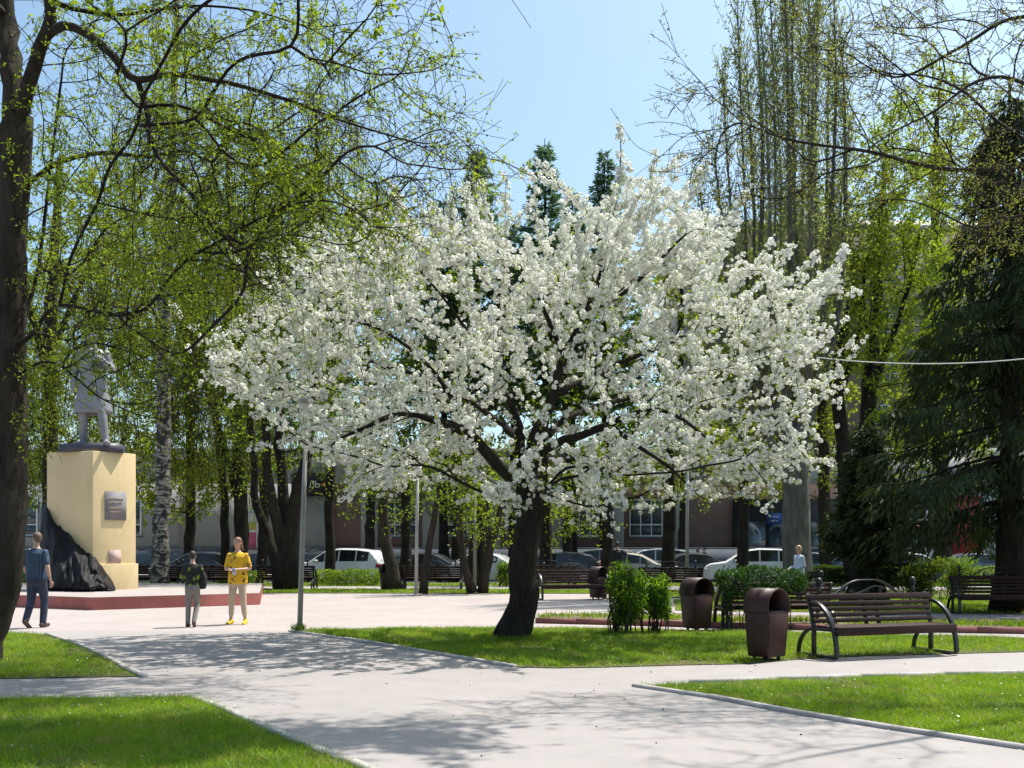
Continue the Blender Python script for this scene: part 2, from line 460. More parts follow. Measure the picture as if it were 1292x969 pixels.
# ------------------------------------------------------------------ trees
def catmull(pts, spacing):
    P = np.asarray(pts, float); out = []
    Q = np.vstack([2 * P[0] - P[1], P, 2 * P[-1] - P[-2]])
    for i in range(1, len(Q) - 2):
        a, b, c, d_ = Q[i - 1], Q[i], Q[i + 1], Q[i + 2]
        n = max(1, int(np.linalg.norm((c - b)[:3]) / spacing))
        for k in range(n):
            t = k / n
            v = 0.5 * (2 * b + (c - a) * t + (2 * a - 5 * b + 4 * c - d_) * t * t + (3 * b - a - 3 * c + d_) * t ** 3)
            v[3] = b[3] + (c[3] - b[3]) * t
            out.append(v)
    out.append(P[-1]); return np.array(out)

class Tree:
    def __init__(s, seed, cap=60000):
        s.rng = np.random.default_rng(seed); s.P = np.zeros((cap, 3)); s.par = np.full(cap, -1); s.R = np.zeros(cap); s.L = np.zeros(cap); s.n = 0
    def node(s, p, par, r=0.0):
        i = s.n; s.P[i] = p; s.par[i] = par; s.R[i] = r
        s.L[i] = 0 if par < 0 else s.L[par] + np.linalg.norm(p - s.P[par]); s.n += 1
        return i
    def limb(s, pts, spacing=0.25, wob=0.0):
        C = catmull(pts, spacing); prev = -1; start = 0
        if s.n:
            prev = int(np.argmin(((s.P[:s.n] - C[0, :3]) ** 2).sum(1))); start = 1 if np.linalg.norm(s.P[prev] - C[0, :3]) < spacing * .6 else 0
        for k, c in enumerate(C[start:]):
            w = s.rng.normal(0, wob, 3) if wob and 0 < k < len(C) - 2 else 0
            prev = s.node(c[:3] + w, prev, c[3])
        return prev
    def targets(s, T, step=0.3, bias=0.25, sag=0.0, jit=0.04, zpen=0.0):
        T = np.asarray(T, float)
        d0 = np.array([np.min(((s.P[:s.n] - t) ** 2).sum(1)) for t in T])
        for t in T[np.argsort(d0)]:
            D = s.P[:s.n] - t
            cost = np.sqrt((D * D).sum(1)) + bias * s.L[:s.n]
            if zpen: cost = cost + zpen * np.maximum(0, s.P[:s.n, 2] - t[2])
            i = int(np.argmin(cost)); a = s.P[i].copy(); dd = np.linalg.norm(t - a)
            n = max(1, int(round(dd / step))); prev = i
            for k in range(1, n + 1):
                u = k / n
                p = a + (t - a) * u
                p[2] += sag * dd * 4 * u * (1 - u)
                if k < n or jit: p = p + s.rng.normal(0, jit, 3)
                prev = s.node(p, prev)
    def shoot(s, i, dirv, length, step=0.2, jit=0.02):
        n = max(1, int(length / step)); prev = i; p = s.P[i].copy(); dv = np.asarray(dirv, float); dv = dv / np.linalg.norm(dv)
        for k in range(n):
            p = p + dv * step + s.rng.normal(0, jit, 3); prev = s.node(p, prev)
        return prev
    def bushy(s, count, lo, hi, dirf, step=.25, jit=.03, zmin=0.0, start=0):
        par = s.par[:s.n]; pool = np.arange(start, s.n); pool = pool[s.P[pool, 2] > zmin]
        for i in s.rng.choice(pool, count):
            s.shoot(i, dirf(s.rng), s.rng.uniform(lo, hi), step, jit)
    def finish(s, rtip=0.005, power=2.3, smooth_r=.05, cap=9.0):
        n = s.n; acc = np.zeros(n); s.kids = [[] for _ in range(n)]
        for i in range(n - 1, -1, -1):
            r = min(cap, max(rtip, acc[i] ** (1 / power))); s.R[i] = max(s.R[i], r) if s.R[i] == 0 else s.R[i]
            p = s.par[i]
            if p >= 0: acc[p] += min(s.R[i], 0.25) ** power; s.kids[p].append(i)
        main = np.full(n, -1)
        for i in range(n):
            if s.kids[i]: main[i] = max(s.kids[i], key=lambda q: s.R[q])
        idx = np.where((main >= 0) & (s.par[:n] >= 0) & (s.R[:n] < smooth_r))[0]
        for _ in range(2):
            Q = s.P[:n].copy()
            s.P[idx] = .5 * Q[idx] + .25 * Q[s.par[idx]] + .25 * Q[main[idx]]
        s.chains = []
        roots = [i for i in range(n) if s.par[i] < 0]
        stack = [(r, -1) for r in roots]
        while stack:
            i, fr = stack.pop()
            ch = [] if fr < 0 else [fr]
            while True:
                ch.append(i)
                k = s.kids[i]
                if not k: break
                k = sorted(k, key=lambda q: -s.R[q])
                for q in k[1:]: stack.append((q, i))
                i = k[0]
            s.chains.append(ch)
        return s
    def wood(s, base, thick=0.06, rough=0.0, min_r=0.0):
        """two geometries: trunk with limbs, and branches"""
        g1, g2 = Geo(), Geo()
        for ch in s.chains:
            if len(ch) < 2: continue
            P = s.P[ch] - base; r = s.R[ch].copy()
            if s.par[ch[0]] >= 0 or ch[0] != 0:
                r[0] = min(r[0], r[1] * 1.15)
            rm = r.max()
            k = 14 if rm > 0.12 else 8 if rm > 0.05 else 5 if rm > 0.018 else 3
            g = g1 if rm > thick else g2
            v0 = g.n
            g.tube(P, r, k, cap=(k > 5))
            if rough and rm > 0.08:
                V = g.V[-1]; nr = len(P) * k
                a = np.tile(np.arange(k), len(P)) * (2 * math.pi / k); h = np.repeat(np.arange(len(P)), k)
                f = rough * (np.sin(3 * a + 0.7 * h) * .4 + np.sin(5 * a - .9 * h + 1) * .35 + s.rng.normal(0, .35, nr))
                c = np.repeat(P, k, 0)
                V[:nr] = c + (V[:nr] - c) * (1 + f)[:, None]
        return g1, g2
    def twig_points(s, spacing, rmax, jit, zmin=-9):
        pts, dirs = [], []
        i = np.arange(s.n); m = (s.par[:s.n] >= 0) & (s.R[:s.n] < rmax)
        a = s.P[s.par[:s.n][m]]; b = s.P[:s.n][m]
        L = np.linalg.norm(b - a, axis=1)
        cnt = s.rng.poisson(L / spacing)
        A = np.repeat(a, cnt, 0); B = np.repeat(b, cnt, 0)
        u = s.rng.random(len(A))[:, None]
        D = B - A; D /= np.linalg.norm(D, axis=1, keepdims=True) + 1e-9
        return A + (B - A) * u + s.rng.normal(0, jit, A.shape), D

def unit(v): return v / (np.linalg.norm(v, axis=-1, keepdims=True) + 1e-9)
def leaf_quads(rng, P, L, W, axis=None, spread=1.0, bend=0.15):
    n = len(P)
    a = rng.normal(0, 1, (n, 3))
    if axis is not None: a = unit(np.asarray(axis) + unit(a) * spread)
    a = unit(a); b = unit(np.cross(a, rng.normal(0, 1, (n, 3)))); c = np.cross(a, b)
    l = (L * rng.uniform(.65, 1.25, n))[:, None]; w = (W * rng.uniform(.7, 1.2, n))[:, None]
    V = np.stack([P, P + a * l * .5 + b * w * .5 + c * l * bend, P + a * l, P + a * l * .5 - b * w * .5 + c * l * bend], 1).reshape(-1, 3)
    F = np.arange(4 * n).reshape(-1, 4)
    return V, F

def make_tree(name, label, base, T, leaf=None, wood_m='bark_brown', twig_m='twig', thick=0.06, rough=0.1, group=None, cat='tree'):
    """leaf: list of (V, F, material, part name); everything is moved to the tree's own base"""
    base = np.asarray(base, float)
    o = thing(name, label, cat, tuple(base), group=group)
    g1, g2 = T.wood(base, thick, rough)
    if g1.n: g1.build("trunk", M[wood_m], o, smooth=True)
    if g2.n: g2.build("branches", M[twig_m], o, kind="stuff")
    for V, F, m, nm in leaf or []:
        mk(nm, V - base, [F], M[m], o, kind="stuff")
    return o

def in_poly_px(rng, poly, n):
    poly = np.asarray(poly, float); lo, hi = poly.min(0), poly.max(0); out = np.zeros((0, 2))
    while len(out) < n:
        q = rng.uniform(lo, hi, (n * 2, 2)); out = np.vstack([out, q[inside(q, poly)]])
    return out[:n]


# ------------------------------------------------------------------ ground, paths, lawns
def PXP(pts): return [G2(a, b) for a, b in pts]
sheet("ground", [(-400, -30), (400, -30), (400, 900), (-400, 900)], -0.17, M['road'])
sheet("park_ground", [(-60, -12), (60, -12), (60, 43), (-60, 43)], -0.012, M['soil'])
sheet("asphalt_path", [(-40, -11), (40, -11), (40, 18.4), (-40, 18.4)], 0.0, M['asphalt'])
sheet("plaza", [(-40, 18.4), (40, 18.4), (40, 24.0), (14, 24.5), (5.0, 30.5), (3.0, 33.2), (-9, 33.6), (-10.5, 34.5), (-40, 34.5)], 0.0, M['paving'])
sheet("walkway", [(-50, 37.2), (50, 36.4), (50, 39.4), (-50, 39.8)], 0.0, M['concrete'])
sheet("garden_path", PXP([(690, 778), (800, 776), (900, 777), (1050, 780), (1400, 786), (1400, 777), (1050, 774), (840, 772), (760, 770)]), 0.004, M['concrete'])
sheet("road", [(-200, 43.3), (200, 43.3), (200, 54), (-200, 54)], -0.150, M['road'])
sheet("pavement", [(-200, 54), (200, 54), (200, 64), (-200, 64)], -0.02, M['concrete'], thick=.13)
sheet("road_kerb", [(-60, 43.0), (60, 43.0), (60, 43.25), (-60, 43.25)], 0.012, M['kerb'], thick=.17)

LAWNS = {
    'near_left': PXP([(-900, 888), (0, 882), (240, 880), (262, 885), (300, 905), (370, 935), (455, 969), (600, 1035), (-900, 1035)]),
    'wedge': PXP([(-420, 798), (0, 798), (58, 801), (110, 818), (170, 850), (180, 854), (0, 857), (-420, 864)]),
    'island': PXP([(366, 797), (372, 795), (500, 792.5), (640, 792), (760, 793), (900, 796), (1000, 798), (1150, 801.5), (1292, 805), (1500, 810), (1500, 818), (1292, 823), (1100, 828), (1012, 832), (945, 838), (850, 840), (760, 842.5), (700, 843.5), (650, 842), (560, 827), (450, 809)]),
    'right': PXP([(800, 866), (870, 863), (950, 860), (1100, 855), (1292, 850), (1560, 843), (1800, 1010), (1292, 945), (1130, 921), (1000, 900), (900, 881), (835, 871)]),
    'back_right': PXP([(852, 770.5), (1000, 772.5), (1250, 774.5), (1500, 776), (1500, 756), (1000, 753), (850, 757)]),
    'back_left': [(-11.0, 34.6), (-9.2, 33.7), (3.0, 33.3), (5.0, 30.7), (14, 24.7), (30, 24.4), (30, 24.9), (14.5, 26), (7, 33), (5, 36.2), (-12, 37.1)],
    'hedge_strip': [(-50, 39.8), (50, 39.4), (50, 42.9), (-50, 42.9)],
}
grass_rng = np.random.default_rng(77)
def grass(poly, dens, h, w, z=0.012, flowers=0, ydens=None):
    P_ = np.asarray(poly); lo, hi = P_.min(0), P_.max(0)
    lo = np.maximum(lo, [-17, 5.5]); hi = np.minimum(hi, [19, 44])
    n = int((hi - lo).prod() * dens)
    q = grass_rng.uniform(lo, hi, (n, 2)); q = q[inside(q, poly)]
    q = q[np.abs(q[:, 0]) < q[:, 1] * .56 + 1]
    f = np.sin(q[:, 0] * 1.9 + 1) * np.sin(q[:, 1] * 1.6) + .6 * np.sin(q[:, 0] * 5.3 + q[:, 1] * 3.1) + .5 * np.sin(q[:, 1] * 7.7 - q[:, 0] * 4.1)
    q = q[grass_rng.random(len(q)) < np.clip(.80 + .34 * f, .08, 1)]
    # trodden along the edges
    E = np.roll(P_, -1, 0); dmin = np.full(len(q), 9.0)
    for a, b in zip(P_, E):
        ab = b - a; t = np.clip(((q - a) @ ab) / (ab @ ab + 1e-9), 0, 1)
        dmin = np.minimum(dmin, np.linalg.norm(q - a - t[:, None] * ab, axis=1))
    q = q[grass_rng.random(len(q)) < np.clip(.12 + dmin * (2.4 + 1.6 * np.sin(q[:, 0] * 4.3 + q[:, 1] * 2.9)), .05, 1)]
    m = len(q); a = grass_rng.uniform(0, 6.283, m); tall = grass_rng.uniform(.5, 1.35, m) * h
    d_ = np.stack([np.cos(a), np.sin(a)], -1) * (w / 2 * grass_rng.uniform(.7, 1.3, m))[:, None]
    lean = grass_rng.normal(0, .85, (m, 2)) * tall[:, None]
    zz = np.full(m, z - .004)
    V = np.stack([np.column_stack([q - d_, zz]), np.column_stack([q + d_, zz]), np.column_stack([q + lean, zz + tall])], 1).reshape(-1, 3)
    mk("grass", V, [np.arange(3 * m).reshape(-1, 3)], M['grass'], kind="stuff")
    if flowers:
        k = q[grass_rng.choice(m, min(m, flowers), False)]
        V, F = leaf_quads(grass_rng, np.column_stack([k, np.full(len(k), z + .03)]), .022, .022)
        mk("daisies", V, [F], M['dandelion'], kind="stuff")
for k, p in LAWNS.items():
    sheet("lawn", p, 0.010 if k != 'hedge_strip' else .004, M['soil'])
grass(LAWNS['near_left'], 5200, .060, .008, flowers=120)
grass(LAWNS['wedge'], 2000, .060, .010, flowers=80)
grass(LAWNS['island'], 2100, .055, .011, flowers=160)
grass(LAWNS['right'], 5000, .050, .008, flowers=260)
grass(LAWNS['back_right'], 500, .07, .025)
grass(LAWNS['back_left'], 400, .07, .03)
grass(LAWNS['hedge_strip'], 120, .08, .05)

# kerb stones: one object each, sharing one mesh
kerb = bpy.data.objects.new("kerb", None); COL.objects.link(kerb); kerb["kind"] = "structure"
kg = Geo(); kg.box((0, 0, 0), (.992, .075, .06)); kerb_mesh = None
def kerb_line(px, z=.006):
    global kerb_mesh
    P = [np.array(G2(a, b)) for a, b in px]
    C = catmull([(p[0], p[1], 0, 0) for p in P], .1)[:, :2]
    s_ = np.concatenate([[0], np.cumsum(np.linalg.norm(np.diff(C, axis=0), axis=1))])
    n = max(1, int(round(s_[-1])))
    t = np.linspace(0, s_[-1], n + 1)
    Q = np.stack([np.interp(t, s_, C[:, 0]), np.interp(t, s_, C[:, 1])], -1)
    for a, b in zip(Q[:-1], Q[1:]):
        if kerb_mesh is None:
            o = kg.build("kerb_stone", M['kerb'], kerb); kerb_mesh = o.data
        else: o = link("kerb_stone", kerb_mesh, kerb)
        c = (a + b) / 2; o.location = (c[0], c[1], z + random.uniform(-.006, .006))
        o.rotation_euler = (random.uniform(-.02, .02), 0, math.atan2(*(b - a)[::-1]) + random.uniform(-.008, .008)); o.scale = (np.linalg.norm(b - a), 1, 1)
kerb_line([(240, 880), (262, 885), (300, 905), (370, 935), (455, 969), (600, 1035)])
kerb_line([(58, 801), (110, 818), (170, 850), (182, 855)])
kerb_line([(366, 797), (450, 809), (560, 827), (650, 842)])
kerb_line([(800, 866), (835, 871), (900, 881), (1000, 900), (1130, 921), (1292, 945), (1500, 972)])
kerb_line([(870, 862), (950, 859), (1100, 854), (1292, 849)])
# raised flower bed with its red kerb
bedF = PXP([(676, 786), (780, 788.5), (900, 792), (1040, 795), (1170, 797.5), (1292, 799.5), (1500, 804)])
bedB = PXP([(690, 779), (800, 777), (900, 778), (1050, 781), (1400, 787), (1500, 789)])
sheet("flower_bed", bedF + bedB[::-1], .07, M['bed_soil'], thick=.07)
bk = bpy.data.objects.new("bed_kerb", None); COL.objects.link(bk); bk["kind"] = "structure"
bkm = None
for a, b in zip(bedF[:-1], bedF[1:]):
    a, b = np.array(a), np.array(b); n = int(round(np.linalg.norm(b - a) / 1.0))
    for k in range(n):
        c = a + (b - a) * (k + .5) / n
        if bkm is None:
            g = Geo(); g.box((0, 0, .055), (.994, .10, .115)); o = g.build("kerb_stone", M['bed_red'], bk); bkm = o.data
        else: o = link("kerb_stone", bkm, bk)
        o.location = (c[0], c[1] - .05, random.uniform(-.004, .004)); o.rotation_euler = (0, 0, math.atan2(*(b - a)[::-1])); o.scale = (np.linalg.norm(b - a) / n, 1, 1)
q = np.array([np.array(random.choice(bedF[:-1])) + np.array([random.uniform(0, 2.2), random.uniform(.05, .8)]) for _ in range(700)])
q = q[inside(q, bedF + bedB[::-1])]
pp = np.repeat(np.column_stack([q, np.full(len(q), .075)]), 6, 0) + grass_rng.normal(0, .05, (6 * len(q), 3)) * [1, 1, 0]
V, F = leaf_quads(grass_rng, pp, .13, .018, np.array([0, 0, 1.3]), .7)
mk("bed_plants", V, [F], M['grass'], kind="stuff")

# longer grass at the foot of the blossoming tree
a = grass_rng.uniform(0, 6.283, 900); rr = grass_rng.uniform(.24, .62, 900)
q = np.column_stack([.03 + rr * np.cos(a) * 1.1, 16.6 + rr * np.sin(a), np.full(900, .008)])
V, F = leaf_quads(grass_rng, q, .12, .012, np.array([0, 0, 1.5]), .8); mk("grass", V, [F], M['grass'], kind="stuff")
# fallen petals and grit on the lawn and path
q = np.column_stack([grass_rng.normal(-.3, 2.6, 1500), grass_rng.normal(15.6, 1.7, 1500), np.full(1500, .008)])
V, F = leaf_quads(grass_rng, q, .020, .014, np.array([1., 0, 0]), .5); V[:, 2] = np.clip(V[:, 2], .006, .02)
mk("fallen_petals", V, [F], M['blossom'], kind="stuff")
q = np.column_stack([grass_rng.uniform(-6, 6, 70), grass_rng.uniform(7, 18, 70), np.full(70, .004)])
g = Geo()
for p in q: g.box(p, (grass_rng.uniform(.006, .02), grass_rng.uniform(.006, .014), .010), rz=grass_rng.uniform(0, 3))
g.build("grit", M['bark_brown'], None, kind="stuff")

# ------------------------------------------------------------------ the monument
def monument():
    o = thing("monument", "cream monument pedestal with two plaques on a red edged platform", "monument")
    A, B = np.array(G2(117, 770)), np.array(G2(328, 763)); C_ = np.array(G2(20, 766)); C_ = A + (C_ - A) * 2.6
    plat = [A, B, (-8.6, 34.2), (-19.5, 34.2), tuple(C_)]
    n = len(plat)
    V = [(x, y, 0) for x, y in plat] + [(x, y, .315) for x, y in plat]
    g = Geo(); g.add(V, [[i, (i + 1) % n, n + (i + 1) % n, n + i] for i in range(n)])
    g.build("platform_side", M['red_paint'], o)
    cen = np.mean(np.array(plat), 0)
    top = [tuple(np.array(p) + (cen - p) * .002) for p in plat]
    t = sheet("platform_top", top, .318, M['paving'], None); t.parent = o
    # pedestal: plan from its near corner and its two faces
    c0 = np.array([XZ(117, 28.5), 28.5]); r1 = np.array([XZ(171.5, 29.55), 29.55]); l1 = np.array([XZ(59, 29.2), 29.2]); b1 = r1 + l1 - c0
    def block(name, z0, z1, grow, m):
        c = (c0 + b1) / 2; P = [c + (p - c) * (1 + grow / np.linalg.norm(p - c)) for p in (c0, r1, b1, l1)]
        V = [(p[0], p[1], z0) for p in P] + [(p[0], p[1], z1) for p in P]
        g = Geo(); g.add(V, [[0, 1, 5, 4], [1, 2, 6, 5], [2, 3, 7, 6], [3, 0, 4, 7], [4, 5, 6, 7]])
        ob = g.build(name, m, o); md = ob.modifiers.new("bev", 'BEVEL'); md.width = .015; md.segments = 2
        return ob
    block("pedestal_base", .318, 1.08, .07, M['yellow_plaster'])
    block("pedestal", 1.08, 4.34, 0, M['yellow_plaster'])
    ux = (r1 - c0) / np.linalg.norm(r1 - c0); nrm = np.array([ux[1], -ux[0]]); ang = math.atan2(ux[1], ux[0])
    def plate(name, u0, u1, z0, z1, m, th=.03, off=0.0):
        c = c0 + ux * (u0 + u1) / 2 * np.linalg.norm(r1 - c0) + nrm * (off + th / 2)
        g = Geo(); g.box((0, 0, 0), ((u1 - u0) * np.linalg.norm(r1 - c0), th, z1 - z0))
        ob = g.build(name, m, o, (c[0], c[1], (z0 + z1) / 2), ang); return ob
    zz = lambda py: CAM_H - (py - 691) / 1250 * 28.9
    plate("plaque", .27, .76, zz(656), zz(620), M['plaque'])
    # worn gilt lines of lettering on the plaque, too faint to read
    c = c0 + ux * .515 * np.linalg.norm(r1 - c0) + nrm * .034
    g = Geo(); rr = random.Random(3)
    for row in (629, 634, 641, 646):
        x = -.22 if row != 646 else -.17
        while x < (.22 if row < 645 else .16):
            w = rr.uniform(.018, .035); g.box((x, 0, zz(row) - zz(638)), (w * .55, .006, .05)); g.box((x + w * .4, -.001, zz(row) - zz(638) + rr.choice([-.02, .02])), (w * .5, .006, .012)); x += w + .014
    g.build("plaque_lettering", M['gilt'], o, (c[0], c[1], zz(638)), ang, kind="stuff")
    plate("small_plaque", .36, .63, zz(711), zz(694), M['pink_stone'], .03)
    # black rock that climbs the left face
    prof = [(46, 1.2), (50, 2.2), (55, 2.85), (58, 2.95), (63, 2.75), (70, 2.42), (76, 2.28), (84, 2.12), (92, 1.93), (98, 1.75), (108, 1.55), (117, 1.40), (125, 1.20), (131, .98), (138, .75), (142, .55), (146, .34)]
    rng = np.random.default_rng(4); rows = []
    for px, h in catmull([(a, b, 0, 0) for a, b in prof], 2.2)[:, :2]:
        t = (px - 46) / 100
        fz = (28.5 + (29.2 - 28.5) * max(0, (117 - px) / 58)) if px < 117 else (28.5 + 1.05 * (px - 117) / 54)
        row = []
        for k in range(13):
            v = k / 12
            zf = fz + .35 - (1.35 * (1 - v ** 1.6) + .30)*(.35 + .65 * math.sin(min(1, t + .25) * math.pi * .75)) * (1 if k < 12 else .2)
            z = .318 + (h - .318) * v
            dn = rng.normal(0, .085) + .12 * math.sin(px * .21 + v * 5) * (v * (1 - v) * 4)
            row.append((XZ(px + rng.normal(0, .5) * (1 - v), zf + dn), zf + dn, z + rng.normal(0, .045) * (0 < k < 12)))
        row.append((XZ(px, fz + .5), fz + .5, .318 + (h - .318) * .98)); row.append((XZ(px, fz + .5), fz + .5, .318))
        rows.append(row)
    g = Geo(); g.rings(rows)
    r = g.build("rock", M['rock'], None, smooth=True)
    md = r.modifiers.new("sub", 'SUBSURF'); md.levels = 1; md.render_levels = 1
    tag(r, "black rock sculpture sloping down the front of the cream pedestal", "rock")
    return c0, r1, l1, b1
PED = monument()

# ------------------------------------------------------------------ people
def fuse(g, name, voxel, it=3):
    V, F = g.data(); tmp = mk(name, V, F)
    md = tmp.modifiers.new("r", 'REMESH'); md.mode = 'VOXEL'; md.voxel_size = voxel; md.use_smooth_shade = True
    sm = tmp.modifiers.new("s", 'SMOOTH'); sm.factor = .5; sm.iterations = it
    dg = bpy.context.evaluated_depsgraph_get()
    me = bpy.data.meshes.new_from_object(tmp.evaluated_get(dg)); old = tmp.data
    bpy.data.objects.remove(tmp); bpy.data.meshes.remove(old)
    me.name = name
    return me
def addmesh(name, me, m, parent):
    me.materials.clear(); me.materials.append(m); return link(name, me, parent)

def person(label, loc, rz, H, pose, look, vox=.019):
    s = H / 1.75
    J = dict(hip0=(-.085, 0, .92), hip1=(.085, 0, .92), kn0=(-.095, -.02, .50), kn1=(.095, -.02, .50), an0=(-.10, .02, .09), an1=(.10, .02, .09),
             sh0=(-.175, .005, 1.40), sh1=(.175, .005, 1.40), el0=(-.235, .02, 1.12), el1=(.235, .02, 1.12), wr0=(-.245, -.06, .87), wr1=(.245, -.06, .87), toe0=(0, -1, 0), toe1=(0, -1, 0), yaw=0.0, nod=0.0)
    J.update(pose)
    for k in J:
        if k[:2] in ('hi', 'kn', 'an', 'sh', 'el', 'wr'): J[k] = np.array(J[k], float) * s
    b = look.get('build', 1.0)
    o = thing("person", label, "person", loc, rz)
    c = lambda *q: tuple(np.array(q) * s)
    body = Geo()
    body.etube([c(0, 0, .80, .09, .07), c(0, 0, .88, .135 * b, .09 * b), c(0, 0, .98, .135 * b, .088 * b), c(0, 0, 1.10, .125 * b, .095 * b), c(0, 0, 1.26, .155 * b, .108 * b), c(0, 0, 1.38, .165 * b, .10 * b), c(0, 0, 1.45, .10, .07), c(0, .005, 1.50, .055, .055), c(0, -.005, 1.57, .05, .052)])
    for i in '01':
        body.capsule(J['hip' + i], J['kn' + i], .082 * s * b, .055 * s * b); body.capsule(J['kn' + i], J['an' + i], .056 * s * b, .036 * s)
        body.capsule(J['sh' + i], J['el' + i], .050 * s * b, .039 * s * b); body.capsule(J['el' + i], J['wr' + i], .040 * s * b, .026 * s)
        a = J['an' + i]; t = np.array(J['toe' + i], float); t = t / np.linalg.norm(t)
        body.capsule(a + t * .0 - np.array([0, 0, .045 * s]), a + t * .15 * s - np.array([0, 0, .06 * s]), .036 * s, .028 * s)
        w = J['wr' + i]; f = unit(w - J['el' + i])
        body.capsule(w, w + f * .075 * s, .030 * s, .034 * s, 10, .55)
    # head: skull, jaw, nose, ears, turned on the neck
    hc = np.array(c(0, -.015, 1.655)); hd = Geo()
    hd.ball((0, 0, .012), (.076 * s, .094 * s, .100 * s), 16, 11); hd.ball((0, -.022 * s, -.055 * s), (.056 * s, .068 * s, .062 * s), 12, 8)
    hd.capsule((0, -.088 * s, .012 * s), (0, -.104 * s, -.018 * s), .009 * s, .013 * s, 6)
    hd.capsule((0, -.082 * s, -.052 * s), (0, -.088 * s, -.054 * s), .013 * s, .010 * s, 6)
    for q in (-1, 1): hd.ball((q * .077 * s, .008 * s, -.008 * s), (.010 * s, .020 * s, .030 * s), 8, 5)
    cy, sy = math.cos(J['yaw']), math.sin(J['yaw']); cn, sn = math.cos(J['nod']), math.sin(J['nod'])
    RM = np.array([[cy, -sy, 0], [sy, cy, 0], [0, 0, 1]]) @ np.array([[1, 0, 0], [0, cn, -sn], [0, sn, cn]])
    tr = lambda V: V @ RM.T + hc
    V, F = hd.data(); body.add(tr(V), F[0], F[1] if len(F) > 1 else None)
    me = fuse(body, "body", vox * s)
    # hands: five separate bent fingers each
    fg = Geo(); vv = np.zeros(len(me.vertices) * 3); me.vertices.foreach_get("co", vv)
    for i, sd_ in (('0', -1), ('1', 1)):
        w = J['wr' + i]; f = unit(w - J['el' + i]); up = np.array([0, -1., 0]) if abs(f[2]) > .6 else np.array([0, 0, 1.])
        side = unit(np.cross(f, up)); pal = unit(np.cross(side, f)) * -1
        k0 = w + f * .085 * s
        for j, (of, ln) in enumerate(((-.027, .062), (-.009, .074), (.009, .070), (.026, .054))):
            p0 = k0 + side * of * s; p1 = p0 + (f * .9 - pal * -.35) * ln * .5 * s; p2 = p1 + (f * .45 + pal * .85) * ln * .5 * s
            fg.tube([p0 - f * .02 * s, p0, p1, p2], [.0085 * s, .009 * s, .008 * s, .006 * s], 6)
        sgn = sd_ if abs(f[2]) > .6 else -sd_
        t0 = w + f * .03 * s - side * .026 * s * sgn; t1 = t0 + (f * .6 - side * .6 * sgn + pal * .3) * .04 * s; t2 = t1 + (f * .8 + pal * .4) * .032 * s
        fg.tube([t0, t1, t2], [.012 * s, .010 * s, .007 * s], 6)
    Vf, Ff = fg.data()
    n0 = len(me.vertices); Fb = np.zeros((len(me.polygons), 4), int)
    lv = np.zeros(len(me.loops), dtype=np.int32); me.loops.foreach_get("vertex_index", lv)
    if len(lv) == 4 * len(me.polygons):
        bpy.data.meshes.remove(me)
        mk("body", np.vstack([vv.reshape(-1, 3), Vf]), [lv.reshape(-1, 4)] + [x + n0 for x in Ff], look['skin'], o, smooth=True)
    else:
        addmesh("body", me, look['skin'], o)
    # clothes
    th = .014 * s; sh = Geo(); ln = look.get('shirt_len', .84)
    wv = look.get('loose', 1.0)
    sh.etube([c(0, 0, ln, .165 * b * wv, .118 * b * wv), c(0, 0, .94, .168 * b * wv, .120 * b * wv), c(0, 0, 1.10, .152 * b * wv, .114 * b * wv), c(0, 0, 1.26, .172 * b, .124 * b), c(0, 0, 1.37, .182 * b, .118 * b), c(0, 0, 1.43, .155, .09), c(0, .004, 1.475, .075, .07)])
    sl = look.get('sleeve', .5)
    for i in '01':
        S, E, Wp = J['sh' + i], J['el' + i], J['wr' + i]
        if sl <= .5: sh.capsule(S, S + (E - S) * sl * 2 * .96, .056 * s * b, .055 * s * b * look.get('flare', 1))
        else: sh.capsule(S, E, .062 * s * b, .052 * s * b); sh.capsule(E, E + (Wp - E) * (sl - .5) * 2 * .97, .052 * s * b, .040 * s * b)
    addmesh(look.get('top_name', "shirt"), fuse(sh, "shirt", vox * s, 2), look['shirt'], o)
    tr_ = Geo(); tl = look.get('leg_len', 1.0)
    tr_.etube([c(0, .01, .78, .14 * b, .11 * b), c(0, .01, .88, .178 * b, .130 * b), c(0, 0, 1.02, .165 * b, .118 * b)])
    for i in '01':
        Hh, K, A_ = J['hip' + i], J['kn' + i], J['an' + i]
        tr_.capsule(Hh, K, .094 * s * b, .066 * s * b); tr_.capsule(K, K + (A_ - K) * tl, .066 * s * b, look.get('cuff', .052) * s)
    addmesh("trousers", fuse(tr_, "trousers", vox * s, 2), look['trousers'], o)
    for i in '01':
        a = J['an' + i]; t = np.array(J['toe' + i], float); t = t / np.linalg.norm(t); g = Geo()
        heel = a - t * .045 * s - np.array([0, 0, .045 * s]); toe = a + t * .165 * s - np.array([0, 0, .055 * s])
        g.capsule(heel, toe, .045 * s, .036 * s, 10); g.capsule(a - np.array([0, 0, .005]), a - np.array([0, 0, .04 * s]), .046 * s, .05 * s, 10)
        g.capsule(heel - np.array([0, 0, .018 * s]), toe - np.array([0, 0, .006 * s]), .036 * s, .032 * s, 10, 1.0)
        addmesh("shoe", fuse(g, "shoe", .012 * s, 1), look['shoes'], o)
    hg = Geo(); hs = look.get('hair_style', 'short')
    hg.ball((0, .014 * s, .030 * s), (.083 * s, .094 * s, .094 * s), 16, 10)
    if hs == 'short': hg.ball((0, .040 * s, -.005 * s), (.074 * s, .066 * s, .075 * s), 12, 8)
    if hs in ('tied', 'bob'):
        hg.ball((0, .045 * s, -.02 * s), (.078 * s, .066 * s, .085 * s), 12, 8)
